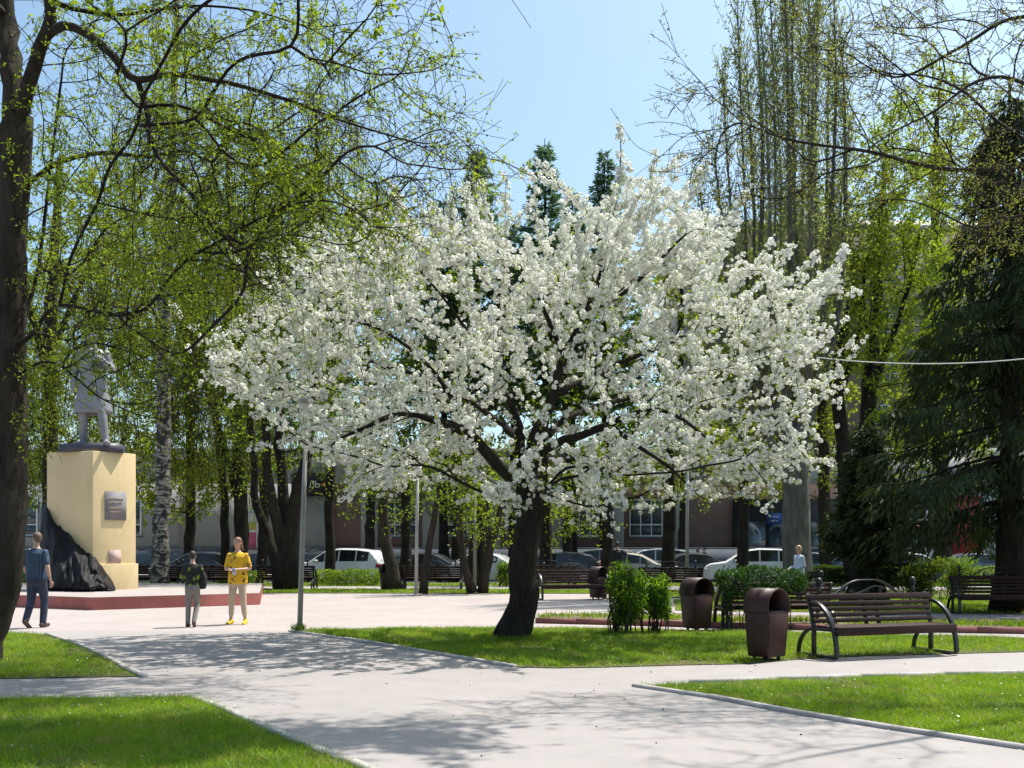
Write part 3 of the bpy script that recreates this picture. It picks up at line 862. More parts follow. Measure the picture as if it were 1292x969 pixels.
    if hs == 'tied':
        hg.capsule((0, .09 * s, -.03 * s), (.02 * s, .10 * s, -.16 * s), .035 * s, .022 * s)
    if hs == 'bob':
        for q in (-1, 1): hg.capsule((q * .07 * s, .02 * s, .02 * s), (q * .068 * s, .02 * s, -.075 * s), .026 * s, .022 * s)
    V, F = hg.data()
    # cut the fringe back off the face
    h2 = Geo(); V[:, 1] = np.where((V[:, 2] < .055 * s) & (V[:, 1] < -.035 * s), -.035 * s, V[:, 1]); h2.add(tr(V), F[0], F[1] if len(F) > 1 else None)
    addmesh("hair", fuse(h2, "hair", .012 * s, 1), look['hair'], o)
    if look.get('face', False):
        for q in (-1, 1):
            g = Geo(); g.ball((q * .030 * s, -.079 * s, .012 * s), (.011 * s, .007 * s, .006 * s), 8, 5); V, F = g.data()
            mk("eye", tr(V), F, M['eye'], o)
            g = Geo(); g.ball((q * .030 * s, -.081 * s, .030 * s), (.016 * s, .006 * s, .0035 * s), 8, 5); V, F = g.data()
            mk("eyebrow", tr(V), F, look['hair'], o)
        g = Geo(); g.ball((0, -.088 * s, -.040 * s), (.021 * s, .006 * s, .006 * s), 8, 5); V, F = g.data()
        mk("mouth", tr(V), F, M['lips'], o)
    return o

M['skin'] = simple('skin', (0.52, 0.31, 0.23), 0.55, 0.06, 20)
M['eye'] = simple('eye_dark', (0.03, 0.02, 0.02), 0.3)
M['lips'] = simple('lips', (0.38, 0.13, 0.12), 0.5)
M['hair_grey'] = simple('hair_sandy', (0.13, 0.085, 0.06), 0.7, .3, 60)
M['hair_dark'] = simple('hair_dark', (0.028, 0.018, 0.015), 0.6, .3, 60)
M['hair_auburn'] = simple('hair_auburn', (0.19, 0.085, 0.055), 0.6, .3, 60)
M['hair_blond'] = simple('hair_blond', (0.42, 0.27, 0.15), 0.6, .3, 60)
def plaid():
    m, nt, b = nodes_of('plaid_blue')
    v = coords(nt); c = None
    w1 = nt.nodes.new("ShaderNodeTexWave"); w1.wave_type = 'BANDS'; w1.bands_direction = 'X'; w1.inputs["Scale"].default_value = 7.5
    w2 = nt.nodes.new("ShaderNodeTexWave"); w2.wave_type = 'BANDS'; w2.bands_direction = 'Z'; w2.inputs["Scale"].default_value = 7.5
    nt.links.new(v, w1.inputs["Vector"]); nt.links.new(v, w2.inputs["Vector"])
    a = ramp(nt, w1.outputs["Fac"], [(0.70, (0, 0, 0)), (0.9, (1, 1, 1))]); c2 = ramp(nt, w2.outputs["Fac"], [(0.70, (0, 0, 0)), (0.9, (1, 1, 1))])
    c = mixc(nt, a, (0.014, 0.024, 0.06), (0.05, 0.09, 0.15)); c = mixc(nt, mixc(nt, 0.5, c2, (0, 0, 0)), c, (0.08, 0.13, 0.19))
    nt.links.new(c, b.inputs["Base Color"]); b.inputs["Roughness"].default_value = .85
    return m
def blotch(name, base, dots, scale, thr, second=None):
    m, nt, b = nodes_of(name); v = coords(nt, (1, 1, .75))
    vo = nt.nodes.new("ShaderNodeTexVoronoi"); vo.inputs["Scale"].default_value = scale; vo.inputs["Randomness"].default_value = .8
    nz = nt.nodes.new("ShaderNodeTexNoise"); nz.inputs["Scale"].default_value = 22; nt.links.new(v, nz.inputs["Vector"])
    ad = nt.nodes.new("ShaderNodeMix"); ad.data_type = 'VECTOR'; ad.inputs[0].default_value = .06
    nt.links.new(v, ad.inputs[4]); nt.links.new(nz.outputs["Color"], ad.inputs[5]); nt.links.new(ad.outputs[1], vo.inputs["Vector"])
    c = mixc(nt, ramp(nt, vo.outputs["Distance"], [(thr, (1, 1, 1)), (thr + .04, (0, 0, 0))]), base, dots)
    if second:
        f = noise(nt, v, scale * 1.9, 2); c = mixc(nt, ramp(nt, f, [(.66, (0, 0, 0)), (.70, (1, 1, 1))]), c, second)
    nt.links.new(c, b.inputs["Base Color"]); b.inputs["Roughness"].default_value = .85
    return m
M['plaid'] = plaid()
M['yellow_print'] = blotch('yellow_print', (0.72, 0.42, 0.018), (0.05, 0.045, 0.04), 15, .29, (0.30, 0.07, 0.02))
M['green_print'] = blotch('green_print', (0.012, 0.014, 0.012), (0.16, 0.26, 0.03), 9, .30)
M['jeans'] = simple('jeans', (0.026, 0.036, 0.066), 0.85, .35, 7)
M['grey_cloth'] = simple('grey_cloth', (0.21, 0.19, 0.175), 0.9, .12, 6)
M['beige'] = simple('beige_cloth', (0.52, 0.40, 0.29), 0.9, .06, 6)
M['shoe_brown'] = simple('shoe_brown', (0.07, 0.04, 0.03), 0.6)
M['shoe_maroon'] = simple('shoe_maroon', (0.085, 0.03, 0.035), 0.6)
M['shoe_yellow'] = simple('shoe_yellow', (0.75, 0.50, 0.02), 0.55)
M['black_cloth'] = simple('black_cloth', (0.012, 0.012, 0.014), 0.85)
M['pale_blue'] = simple('pale_blue_cloth', (0.50, 0.56, 0.68), 0.85, .06)
M['purple'] = simple('purple_cloth', (0.24, 0.16, 0.45), 0.85, .08)
M['phone'] = simple('phone', (0.35, 0.45, 0.6), 0.3)

x, y = G2(46, 792)
person("man in blue plaid shirt and jeans walking away by the near tree", (x, y, 0), R(172), 1.83,
       dict(kn0=(-.10, -.10, .50), an0=(-.09, -.06, .10), kn1=(.09, .02, .49), an1=(.08, .20, .15), toe1=(0, -.75, -.55), el0=(-.26, .06, 1.13), wr0=(-.28, .0, .88), el1=(.25, -.02, 1.12), wr1=(.23, -.14, .9), yaw=.9),
       dict(shirt=M['plaid'], sleeve=.40, trousers=M['jeans'], shoes=M['shoe_brown'], hair=M['hair_grey'], skin=M['skin'], build=1.13, loose=1.08, cuff=.062, shirt_len=.86))
x, y = G2(243, 791)
boy = person("boy in black and green top and grey trousers walking away", (x, y, 0), R(184), 1.47,
       dict(kn0=(-.08, -.10, .51), an0=(-.06, .12, .13), toe0=(.1, -.8, -.5), kn1=(.10, -.02, .50), an1=(.105, .02, .09), el0=(-.25, .0, 1.15), wr0=(-.20, -.17, 1.02), el1=(.25, 0, 1.15), wr1=(.17, -.20, 1.05)),
       dict(shirt=M['green_print'], sleeve=.98, trousers=M['grey_cloth'], shoes=M['shoe_maroon'], hair=M['hair_dark'], skin=M['skin'], build=1.0, loose=1.05, cuff=.055, shirt_len=.88))
g = Geo(); s_ = 1.47 / 1.75
g.etube([(-.20 * s_, -.05, .88 * s_, .07, .075), (-.215 * s_, -.05, 1.0 * s_, .085, .08), (-.225 * s_, -.06, 1.15 * s_, .075, .08), (-.21 * s_, -.05, 1.28 * s_, .05, .06)])
jk = addmesh("jacket", fuse(g, "jacket", .014, 1), M['black_cloth'], None)
jk.location = boy.location; jk.rotation_euler = boy.rotation_euler
tag(jk, "black jacket hanging over the boy's right arm", "jacket")
x, y = G2(300, 787.5)
lady = person("woman in yellow patterned top and beige trousers holding her hands together", (x, y, 0), R(-4), 1.74,
       dict(kn0=(-.115, -.015, .50), an0=(-.15, .02, .09), kn1=(.115, -.015, .50), an1=(.15, .02, .09), toe0=(-.12, -1, -.1), toe1=(.12, -1, -.1), el0=(-.245, .01, 1.13), wr0=(-.09, -.22, 1.12), el1=(.245, .01, 1.13), wr1=(.09, -.22, 1.12), yaw=-.45, nod=.18),
       dict(shirt=M['yellow_print'], sleeve=.42, flare=1.0, trousers=M['beige'], leg_len=.72, cuff=.055, shoes=M['shoe_yellow'], hair=M['hair_auburn'], hair_style='tied', skin=M['skin'], build=1.06, loose=1.16, shirt_len=.82, face=True))
g = Geo(); g.box((0, 0, 0), (.075, .010, .15), rx=.5)
ph = g.build("phone", M['phone'], None, (lady.location.x + .01, lady.location.y - .30, 1.075))
tag(ph, "pale phone in the hands of the woman in yellow", "phone")
x = XZ(1008, 28)
person("blond woman in pale blue shirt standing behind the benches", (x, 28, 0), R(-75), 1.60,
       dict(el0=(-.24, .03, 1.12), wr0=(-.18, -.22, 1.04), el1=(.24, .03, 1.12), wr1=(.17, -.22, 1.02), nod=.15),
       dict(shirt=M['pale_blue'], sleeve=.95, trousers=M['jeans'], shoes=M['shoe_brown'], hair=M['hair_blond'], hair_style='bob', skin=M['skin'], build=1.1, loose=1.12, shirt_len=.80), .016)
x = XZ(779, 37.6)
person("man in dark clothes standing between bench and shrub, arm raised", (x, 37.6, 0), R(168), 1.76,
       dict(el0=(-.31, -.05, 1.30), wr0=(-.33, -.22, 1.36)),
       dict(shirt=M['black_cloth'], sleeve=.97, trousers=M['black_cloth'], shoes=M['black_cloth'], hair=M['hair_dark'], skin=M['skin'], build=1.15, loose=1.1, shirt_len=.80), .018)
x = XZ(880.5, 52.5)
person("dark haired person in purple top by the parked cars", (x, 52.5, -.15), R(60), 1.62,
       dict(el0=(-.24, -.05, 1.13), wr0=(-.15, -.24, 1.15), el1=(.24, -.05, 1.13), wr1=(.15, -.24, 1.15)),
       dict(shirt=M['purple'], sleeve=.9, trousers=M['jeans'], shoes=M['black_cloth'], hair=M['hair_dark'], hair_style='bob', skin=M['skin']), .02)
x = XZ(888.5, 53.2)
person("person in black facing the one in the purple top", (x, 53.2, -.15), R(-70), 1.72,
       dict(el0=(-.26, -.08, 1.14), wr0=(-.14, -.26, 1.2)),
       dict(shirt=M['black_cloth'], sleeve=.9, trousers=M['black_cloth'], shoes=M['black_cloth'], hair=M['hair_dark'], skin=M['skin']), .02)

def statue():
    c0, r1, l1, b1 = PED; c = np.array([XZ(117, 29.3), 29.3]); s = 1.95
    g = Geo()
    def c_(*q): return tuple(np.array(q) * s)
    g.etube([c_(0, 0, .86, .17, .12), c_(0, 0, 1.0, .16, .115), c_(0, 0, 1.15, .15, .11), c_(0, 0, 1.30, .18, .125), c_(0, 0, 1.40, .185, .115), c_(0, 0, 1.46, .12, .09), c_(0, 0, 1.50, .07, .065), c_(0, 0, 1.56, .055, .055)])
    g.ball(c_(0, -.01, 1.67), c_(.08, .098, .105), 14, 9); g.ball(c_(0, -.035, 1.60), c_(.058, .068, .06), 12, 7); g.capsule(c_(0, -.10, 1.67), c_(0, -.118, 1.645), .010 * s, .014 * s, 6)
    J = dict(h0=(-.09, 0, .9), k0=(-.13, -.02, .5), a0=(-.15, .06, .09), h1=(.09, 0, .9), k1=(.16, -.10, .5), a1=(.22, -.14, .09))
    for i, t in (('0', (-.2, -1, 0)), ('1', (.45, -1, 0))):
        g.capsule(c_(*J['h' + i]), c_(*J['k' + i]), .10 * s, .075 * s); g.capsule(c_(*J['k' + i]), c_(*J['a' + i]), .075 * s, .055 * s)
        a = np.array(J['a' + i]) * s; t = unit(np.array(t, float)); g.capsule(a - [0, 0, .05 * s], a + t * .2 * s - [0, 0, .06 * s], .05 * s, .04 * s)
    g.capsule(c_(-.19, 0, 1.41), c_(-.27, .05, 1.14), .07 * s, .058 * s); g.capsule(c_(-.27, .05, 1.14), c_(-.25, -.10, .92), .055 * s, .04 * s); g.capsule(c_(-.25, -.10, .92), c_(-.25, -.14, .86), .035 * s, .03 * s)
    g.capsule(c_(.19, 0, 1.41), c_(.29, -.03, 1.16), .07 * s, .058 * s); g.capsule(c_(.29, -.03, 1.16), c_(.20, -.22, 1.28), .055 * s, .04 * s); g.capsule(c_(.20, -.22, 1.28), c_(.15, -.25, 1.31), .036 * s, .03 * s)
    for k in range(4):
        p = np.array(c_(.135, -.255 - .01 * k, 1.325 - .022 * k)); g.capsule(p, p + np.array([-.06, -.02, -.005]) * s, .012 * s, .009 * s, 6)
        p = np.array(c_(-.262 + .014 * k, -.155, .835)); g.capsule(p, p + np.array([0, -.01, -.06]) * s, .011 * s, .009 * s, 6)
    g.capsule(c_(.16, -.235, 1.33), c_(.125, -.245, 1.37), .014 * s, .011 * s, 6); g.capsule(c_(-.235, -.15, .87), c_(-.225, -.18, .83), .014 * s, .011 * s, 6)
    o = thing("statue", "grey statue of a striding figure in a knee length coat on the pedestal", "statue", (c[0], c[1], 4.34), R(8))
    me = fuse(g, "figure", .028, 2)
    f = addmesh("figure", me, M['statue'], o); f.location = (0, 0, .19)
    k = Geo(); rows = []
    for z, rx, ry in ((.50, .27, .19), (.56, .262, .185), (.75, .225, .165), (.95, .185, .14), (1.1, .168, .13), (1.28, .195, .145), (1.40, .205, .135), (1.455, .14, .105), (1.48, .10, .085)):
        a = np.arange(28) * 2 * math.pi / 28; w = 1 + .055 * np.sin(a * 7) * max(0, (1.1 - z)) / .6
        rows.append(np.stack([rx * w * np.cos(a) * s, ry * w * np.sin(a) * s, np.full(28, z * s)], -1))
    k.rings(rows, False)
    ct = k.build("coat", M['statue'], o, (0, 0, .19), smooth=True); md = ct.modifiers.new("sol", 'SOLIDIFY'); md.thickness = .05; md.offset = 0
    b = Geo(); V = []
    for z, q in ((0, 1.0), (.20, .93), (.26, .86)):
        V.append([(x_ * q, y_ * q, z + (.03 * x_ if z > .1 else 0)) for x_, y_ in ((-.88, -.45), (-.3, -.62), (.55, -.58), (.92, -.3), (.9, .4), (.1, .55), (-.8, .45))])
    b.rings(V); b.build("statue_base", M['statue_dark'], o)
    bg_ = Geo(); bg_.box((0, 0, 0), (.30, .16, .22), rz=.2); bx = bg_.build("book", M['statue_dark'], o, (.27, -.52, 2.55))
    md = bx.modifiers.new("bev", 'BEVEL'); md.width = .03; md.segments = 2
statue()

# ------------------------------------------------------------------ benches, bins, lamp posts
def arc(cy, cz, ry, rz_, t0, t1, n=14, x=0.0):
    t = np.linspace(t0, t1, n); return np.stack([np.full(n, x), cy + ry * np.cos(t), cz + rz_ * np.sin(t)], -1)
XV = np.array([1., 0, 0])
def make_bench(label, loc, rz, L=2.05, group=None):
    o = thing("park_bench", label, "bench", loc, rz, group)
    h = L / 2
    for sx in (-1, 1):
        x0 = sx * (h - .06)
        g = Geo()
        g.ribbon([(x0, -.40, .02), (x0, .48, .02)], XV, .055, .035)                        # bar on the ground
        g.ribbon(arc(.10, .03, -.50, .73, 0, math.pi / 2, 16, x0), XV, .065, .045)          # big front arc: arm and leg in one
        g.ribbon([(x0, .105, .04), (x0, .105, .42)], XV, .055, .055)                        # upright under the seat
        g.ribbon([(x0, .10, .38), (x0, .14, .55), (x0, .25, .88)], XV, .055, .045)          # back upright
        g.ribbon(arc(.10, .03, .36, .36, 0, math.pi / 2, 10, x0), XV, .055, .040)           # small rear arc
        g.ribbon([(x0, -.34, .40), (x0, .14, .385)], XV, .05, .04)
        fr = g.build("side_frame", M['iron'], o); md = fr.modifiers.new("bev", 'BEVEL'); md.width = .006; md.segments = 2
    s0 = None
    for k, yy in enumerate((-.33, -.215, -.10, .015)):
        g = Geo(); g.box((0, 0, 0), (L - .14, .10, .034)); sl = g.build("seat_slat", M['wood'], o, (0, yy, .425))
        md = sl.modifiers.new("bev", 'BEVEL'); md.width = .006; md.segments = 2
    g = Geo(); g.box((0, 0, 0), (L - .135, .035, .12)); sl = g.build("front_board", M['wood'], o, (0, -.402, .385)); md = sl.modifiers.new("bev", 'BEVEL'); md.width = .006
    for k, zz in enumerate((.50, .58, .66, .74, .83)):
        t = (zz - .42) / .46
        g = Geo(); g.box((0, 0, 0), (L - .10 if k < 4 else L + .02, .028, .058 if k < 4 else .085), rx=-.30); sl = g.build("back_slat", M['wood'], o, (0, .085 + .135 * t - .012, zz))
        md = sl.modifiers.new("bev", 'BEVEL'); md.width = .005; md.segments = 2
    g = Geo()
    for xx in (-.10, .12): g.ribbon([(xx, .125, .40), (xx, .27, .86)], XV, .05, .03)
    g.build("back_brace", M['iron'], o)
    for sx in (-1, 1):
        g = Geo(); xx = sx * (h - .26)
        g.ribbon([(xx, .245, .86), (xx, .26, 1.015)], XV, .04, .04); g.ball((xx, .262, 1.06), (.048, .048, .05), 12, 9); g.box((xx, .26, 1.012), (.075, .075, .014))
        g.build("finial", M['iron'], o, smooth=False)
    xs = np.linspace(-h + .20, h - .20, 26); u = xs / (h - .20)
    zc = .955 + .16 * np.cos(u * math.pi * .95) * (1 - .25 * u * u) - .02 * np.cos(u * 9)
    g = Geo(); g.ribbon(np.stack([xs, np.full(26, .262), zc - .03], -1), np.array([0, 1., 0]), .05, .022)
    xs2 = np.linspace(-.30, .32, 12); g.ribbon(np.stack([xs2, np.full(12, .262), .925 + .05 * np.sin(xs2 * 9)], -1), np.array([0, 1., 0]), .045, .02)
    for xx in (-.28, .0, .24): g.ribbon([(xx, .25, .86), (xx, .262, .94)], XV, .03, .03)
    g.build("scroll", M['iron'], o)
    return o
BG = "dark wooden park benches"
def gxy(a, b): x_, y_ = G2(a, b); return np.array([x_, y_])
fl, fr_ = gxy(1056, 834), gxy(1207, 827)
mid = (fl + fr_) / 2; ang = math.atan2(*(fr_ - fl)[::-1]); nrm = np.array([-math.sin(ang), math.cos(ang)])
loc = mid + nrm * .40
bench0 = make_bench("dark bench with arched iron arms beside the brown bin in front", (loc[0], loc[1], .012), ang, np.linalg.norm(fr_ - fl) + .12, BG)
for i, (px, Z, rz, lab) in enumerate([
    (976, 19.0, 180 + 6, "bench seen from behind with leafy shrub over its slats"),
    (1262, 23.2, -6, "dark bench cut off by the right edge of the picture"),
    (723, 29.6, 12, "bench facing us just right of the blossoming tree's trunk"),
    (546, 36.2, 180, "bench seen from behind with a thin leaning trunk in front"),
    (362, 36.9, 178, "bench end beside the hedge left of the white estate car"),
    (262, 36.8, 182, "bench behind the boy in the dark top"),
    (198, 36.8, 180, "bench behind the birch trunk"),
    (690, 37.6, 180, "far slatted bench directly behind the blossoming trunk"),
    (845, 34.0, 180, "slatted bench behind the pair of light green shrubs"),
    ]):
    copy_thing(bench0, (XZ(px, Z), Z, .01), R(rz), lab, BG)

def make_bin(label, loc, rz, group):
    o = thing("litter_bin", label, "bin", loc, rz, group)
    # local -Y is the open end of the hood
    w0, w1, d0, d1 = .190, .235, .17, .20
    g = Geo()
    rows = [[(-a, -b, z), (a, -b, z), (a, b, z), (-a, b, z)] for a, b, z in ((w0, d0, .045), (w0 + .008, d0 + .006, .10), (w1, d1, .66))]
    g.rings(rows); b = g.build("bin_body", M['bin'], o); md = b.modifiers.new("bev", 'BEVEL'); md.width = .012; md.segments = 2
    g = Geo(); g.rings([[(-a + .02, -b - .012, z), (a - .02, -b - .012, z), (a - .02, -b + .004, z), (-a + .02, -b + .004, z)] for a, b, z in ((w0 + .006, d0 + .006, .10), (w1 - .002, d1 - .002, .64))])
    p = g.build("front_panel", M['bin_front_lit'], o); md = p.modifiers.new("bev", 'BEVEL'); md.width = .004
    # hood: a half round shell over straight cheeks, open to the front, closed behind
    n = 17; t = np.linspace(0, math.pi, n); r = w1 + .012
    prof = [(r, .66)] + [(r * math.cos(a), .735 + r * math.sin(a)) for a in t] + [(-r, .66)]
    inn = [((r - .018) * (1 if x_ > 0 else -1) if abs(x_) >= r - 1e-6 else x_ * (r - .018) / r, z_ if z_ <= .735 else .735 + (z_ - .735) * (r - .018) / r) for x_, z_ in prof]
    g = Geo()
    ring = lambda pts, y_: [(x_, y_, z_) for x_, z_ in pts]
    A, B, C, D = ring(prof, -d1 - .012), ring(prof, d1 + .012), ring(inn, -d1 - .012), ring(inn, d1 - .01)
    m = len(prof); V = A + B + C + D; F = []
    for i in range(m - 1):
        F += [[i, i + 1, m + i + 1, m + i], [2 * m + i + 1, 2 * m + i, 3 * m + i, 3 * m + i + 1], [i + 1, i, 2 * m + i, 2 * m + i + 1]]
    g.add(V, F)
    cen = len(V); fan = np.array(B + [(0, d1 + .012, .66)]); g.add(fan, None, [[i, i + 1, m] for i in range(m - 1)])
    fan = np.array(D + [(0, d1 - .01, .66)]); g.add(fan, None, [[i + 1, i, m] for i in range(m - 1)])
    hd = g.build("hood", M['bin'], o, smooth=False)
    g = Geo(); g.box((0, .0, .665), (2 * w1 - .02, 2 * d1 - .02, .012)); g.build("liner_rim", M['bin_in'], o)
    g = Geo()
    for sx in (-1, 1):
        for sy in (-1, 1): g.box((sx * .12, sy * .11, .022), (.035, .035, .045))
    g.build("feet", M['iron'], o, kind="stuff")
    return o
NG = "brown litter bins with round hoods"
x, y = G2(972, 835)
bin0 = make_bin("brown hooded bin standing left of the near bench", (x, y + .2, .012), R(38), NG)
x, y = G2(881, 797)
copy_thing(bin0, (x, y + .15, .012), R(30), "brown hooded bin beside the shrub covered bench", NG)
copy_thing(bin0, (XZ(755, 29.9), 29.9, .0), R(40), "brown hooded bin right of the bench behind the blossoming trunk", NG)
copy_thing(bin0, (XZ(488, 36.0), 36.0, .0), R(20), "dark bin beside the crooked brown trunk", NG)

def lamp_post(label, px, Z, h, r, group, head=True, tilt=0.0):
    o = thing("lamp_post", label, "lamp post", (XZ(px, Z), Z, 0), 0, group)
    g = Geo(); g.tube([(0, 0, 0), (tilt * h * .5, 0, h * .5), (tilt * h, 0, h - .35 if head else h)], [r * 1.1, r, r * .9], 12); g.build("pole", M['pole'], o, smooth=True)
    g = Geo(); g.tube([(0, 0, .012), (0, 0, .05)], [r * 2.2, r * 2.0], 12); g.build("base_flange", M['pole'], o)
    if head:
        t = tilt * h
        g = Geo(); g.rings([[(t + a * math.cos(k * math.pi / 3), a * math.sin(k * math.pi / 3), z) for k in range(6)] for a, z in ((.06, h - .36), (.11, h - .34), (.16, h - .06))]); g.build("lantern", M['lamp_white'], o)
        g = Geo(); g.rings([[(t + a * math.cos(k * math.pi / 3), a * math.sin(k * math.pi / 3), z) for k in range(6)] for a, z in ((.18, h - .06), (.19, h - .03), (.10, h + .03), (.02, h + .06))]); g.build("lantern_cap", M['pole'], o)
    return o
PG = "grey lamp posts in the park"
lamp_post("grey lamp post with white lantern left of the blossom", 378, 18.1, 4.25, .045, PG, tilt=.030)
lamp_post("slim grey post between the crooked trunk and the thin leaning trunk", 525, 31.8, 4.3, .055, PG, tilt=.01)
lamp_post("slim grey post in front of the dark forked trunk", 599, 36.4, 4.3, .055, PG)
lamp_post("tall pale post behind the second brown bin", 867, 35.2, 5.6, .058, PG, head=True)
# tuft of grass round the foot of the near post
q = np.column_stack([grass_rng.normal(XZ(378, 18.1), .06, 160), grass_rng.normal(18.08, .06, 160), np.full(160, .01)])
V, F = leaf_quads(grass_rng, q, .16, .014, np.array([0, 0, 1.6]), .6); mk("grass", V, [F], M['grass'], kind="stuff")
# cable
P = [W3(1030, 451, 21), W3(1090, 456.5, 20.4), W3(1160, 459, 19.7), W3(1230, 457.5, 19), W3(1300, 452, 18.2), W3(1400, 440, 17.4)]
C = catmull([(*p, 0) for p in P], .3)[:, :3]; g = Geo(); g.tube(C, .011, 5)
cb = g.build("cable", M['lamp_white'], None); tag(cb, "pale cable strung across in front of the big spruce", "cable")

# ------------------------------------------------------------------ shrubs and hedges
def shrub(label, px, Z, w, h, dpt, leafm, seed, n_stem=16, nleaf=2600, stem_h=.35, L=.06, W=.035, name="shrub", box=False, group=None, rz=0.0):
    rng = np.random.default_rng(seed)
    o = thing(name, label, name, (XZ(px, Z), Z, 0), rz, group)
    g = Geo(); P = []
    if box:
        n_stem = int(w * 7)
    for k in range(n_stem):
        bx = rng.uniform(-.42, .42) * w if box else rng.normal(0, .16) * w; by = rng.normal(0, .12) * dpt
        tx = bx + rng.normal(0, .12) * (dpt if box else w); ty = by + rng.normal(0, .2) * dpt; tz = h * rng.uniform(.75, .98)
        u = np.linspace(0, 1, 6)[:, None]; C = np.array([bx, by, 0]) + (np.array([tx, ty, tz]) - [bx, by, 0]) * u; C[1:-1] += rng.normal(0, .03, (4, 3))
        g.tube(C, np.linspace(.012, .005, 6), 4, False)
        for _ in range(5):
            i = rng.integers(2, 6); e = C[i] + rng.normal(0, .16, 3) * [1, 1, .8]; g.tube([C[i], (C[i] + e) / 2 + rng.normal(0, .02, 3), e], [.005, .004, .002], 3, False); P.append(e)
    g.build("stems", M['bark_brown'], o, kind="stuff")
    if box:
        q = rng.uniform(-1, 1, (nleaf, 3)); m = np.abs(q); 
        f = m.argmax(1); push = rng.random(nleaf) < .7
        ii = np.arange(nleaf); q[ii[push], f[push]] = np.sign(q[ii[push], f[push]]) * rng.uniform(.86, 1.04, push.sum())
        z0 = stem_h
        wob = .06 * np.sin(q[:, 0] * w * 2.2 + seed) * np.sin(q[:, 2] * 2 + q[:, 0] * w * .9)
        pts = np.stack([q[:, 0] * w / 2, q[:, 1] * dpt / 2 + wob, z0 + (q[:, 2] + 1) / 2 * (h - z0) + wob * .7], -1) + rng.normal(0, .025, (nleaf, 3))
    else:
        c = []
        for _ in range(16):
            a = rng.uniform(0, 6.28); rr = rng.uniform(.1, .8)
            c.append([math.cos(a) * rr * w / 2 * .8, math.sin(a) * rr * dpt / 2 * .8, rng.uniform(stem_h + .06, h - .10)])
        c = np.array(c); ci = rng.integers(0, len(c), nleaf)
        sc_ = np.array([w * .20, dpt * .20, (h - stem_h) * .20])
        dv = unit(rng.normal(0, 1, (nleaf, 3))) * rng.uniform(.45, 1.35, (nleaf, 1))
        pts = c[ci] + dv * sc_
        pts[:, 2] = np.clip(pts[:, 2], stem_h * rng.uniform(.5, 1, nleaf), None)
    V, F = leaf_quads(rng, pts, L, W)
    mk("leaves", V, [F], M[leafm], o, kind="stuff")
    return o
SG = "loose green shrubs"
x, y = G2(789, 800); shrub("larger light green shrub on the lawn right of the blossoming trunk", 789, y, .95, 1.22, .8, 'leaf_shrub', 201, 26, 6500, .26, .062, .040, group=SG)
x, y = G2(829, 799); shrub("smaller light green shrub close beside the larger one", 829, y, .62, 1.10, .55, 'leaf_shrub', 202, 18, 4000, .30, .062, .040, group=SG)
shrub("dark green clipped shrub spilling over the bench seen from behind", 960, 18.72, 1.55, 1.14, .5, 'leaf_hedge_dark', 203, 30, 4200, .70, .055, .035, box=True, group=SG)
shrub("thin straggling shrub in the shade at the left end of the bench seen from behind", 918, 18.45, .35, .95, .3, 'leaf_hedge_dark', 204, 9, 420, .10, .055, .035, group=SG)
shrub("loose bushy shrub left of the bench at the right edge", 1162, 25.5, 1.35, 1.25, 1.0, 'leaf_mid', 205, 30, 4200, .3, .065, .035, group=SG)
shrub("sunlit shrub just behind the bench at the right edge", 1208, 29.5, 1.3, 1.22, .9, 'leaf_hedge', 206, 26, 2600, .3, .07, .04, group=SG)
shrub("low shrub between trunk and silver sedan", 636, 39.2, 1.1, .95, .7, 'leaf_hedge', 207, 16, 1500, .2, .09, .05, group=SG)
HG = "clipped hedges along the road"
for i, (x0, x1, Z, h, lab) in enumerate([(397, 478, 40.6, .62, "bright clipped hedge in front of the white estate car"), (640, 690, 41, .58, "short hedge left of the blossoming trunk by the sedan"),
        (1014, 1076, 40.2, .78, "sunlit clipped hedge left of the flared dark trunk"), (1108, 1150, 40.2, .78, "sunlit clipped hedge right of the flared dark trunk"), (1225, 1330, 40.4, .75, "clipped hedge behind the bench at the right edge"),
        (278, 332, 41, .55, "short hedge between boy and woman in yellow"), (-40, 100, 41, .7, "hedge left of the monument")]):
    w = XZ(x1, Z) - XZ(x0, Z)
    shrub(lab, (x0 + x1) / 2, Z, w, h, .8, 'leaf_hedge', 220 + i, 0, int(1500 * w), .06, .085, .05, name="hedge", box=True, group=HG)

# ------------------------------------------------------------------ cars
CARS = {
    'suv': dict(L=4.55, W=.90, st=[(-2.27, .62, 0), (-2.2, .84, 0), (-1.95, .97, 0), (-1.25, 1.06, 0), (-.45, 1.57, 1), (.25, 1.66, 1), (1.1, 1.64, 1), (1.72, 1.56, 1), (2.12, 1.10, 0), (2.24, .95, 0), (2.28, .60, 0)]),
    'sedan': dict(L=4.6, W=.88, st=[(-2.3, .55, 0), (-2.22, .76, 0), (-1.9, .88, 0), (-1.1, .97, 0), (-.35, 1.38, 1), (.25, 1.46, 1), (.85, 1.42, 1), (1.15, 1.33, 1), (1.62, 1.04, 0), (2.18, .98, 0), (2.28, .62, 0)]),
    'hatch': dict(L=4.0, W=.86, st=[(-2.0, .58, 0), (-1.93, .80, 0), (-1.65, .92, 0), (-1.05, 1.0, 0), (-.30, 1.43, 1), (.3, 1.50, 1), (1.0, 1.46, 1), (1.5, 1.36, 1), (1.88, 1.0, 0), (1.97, .85, 0), (2.0, .58, 0)]),
}
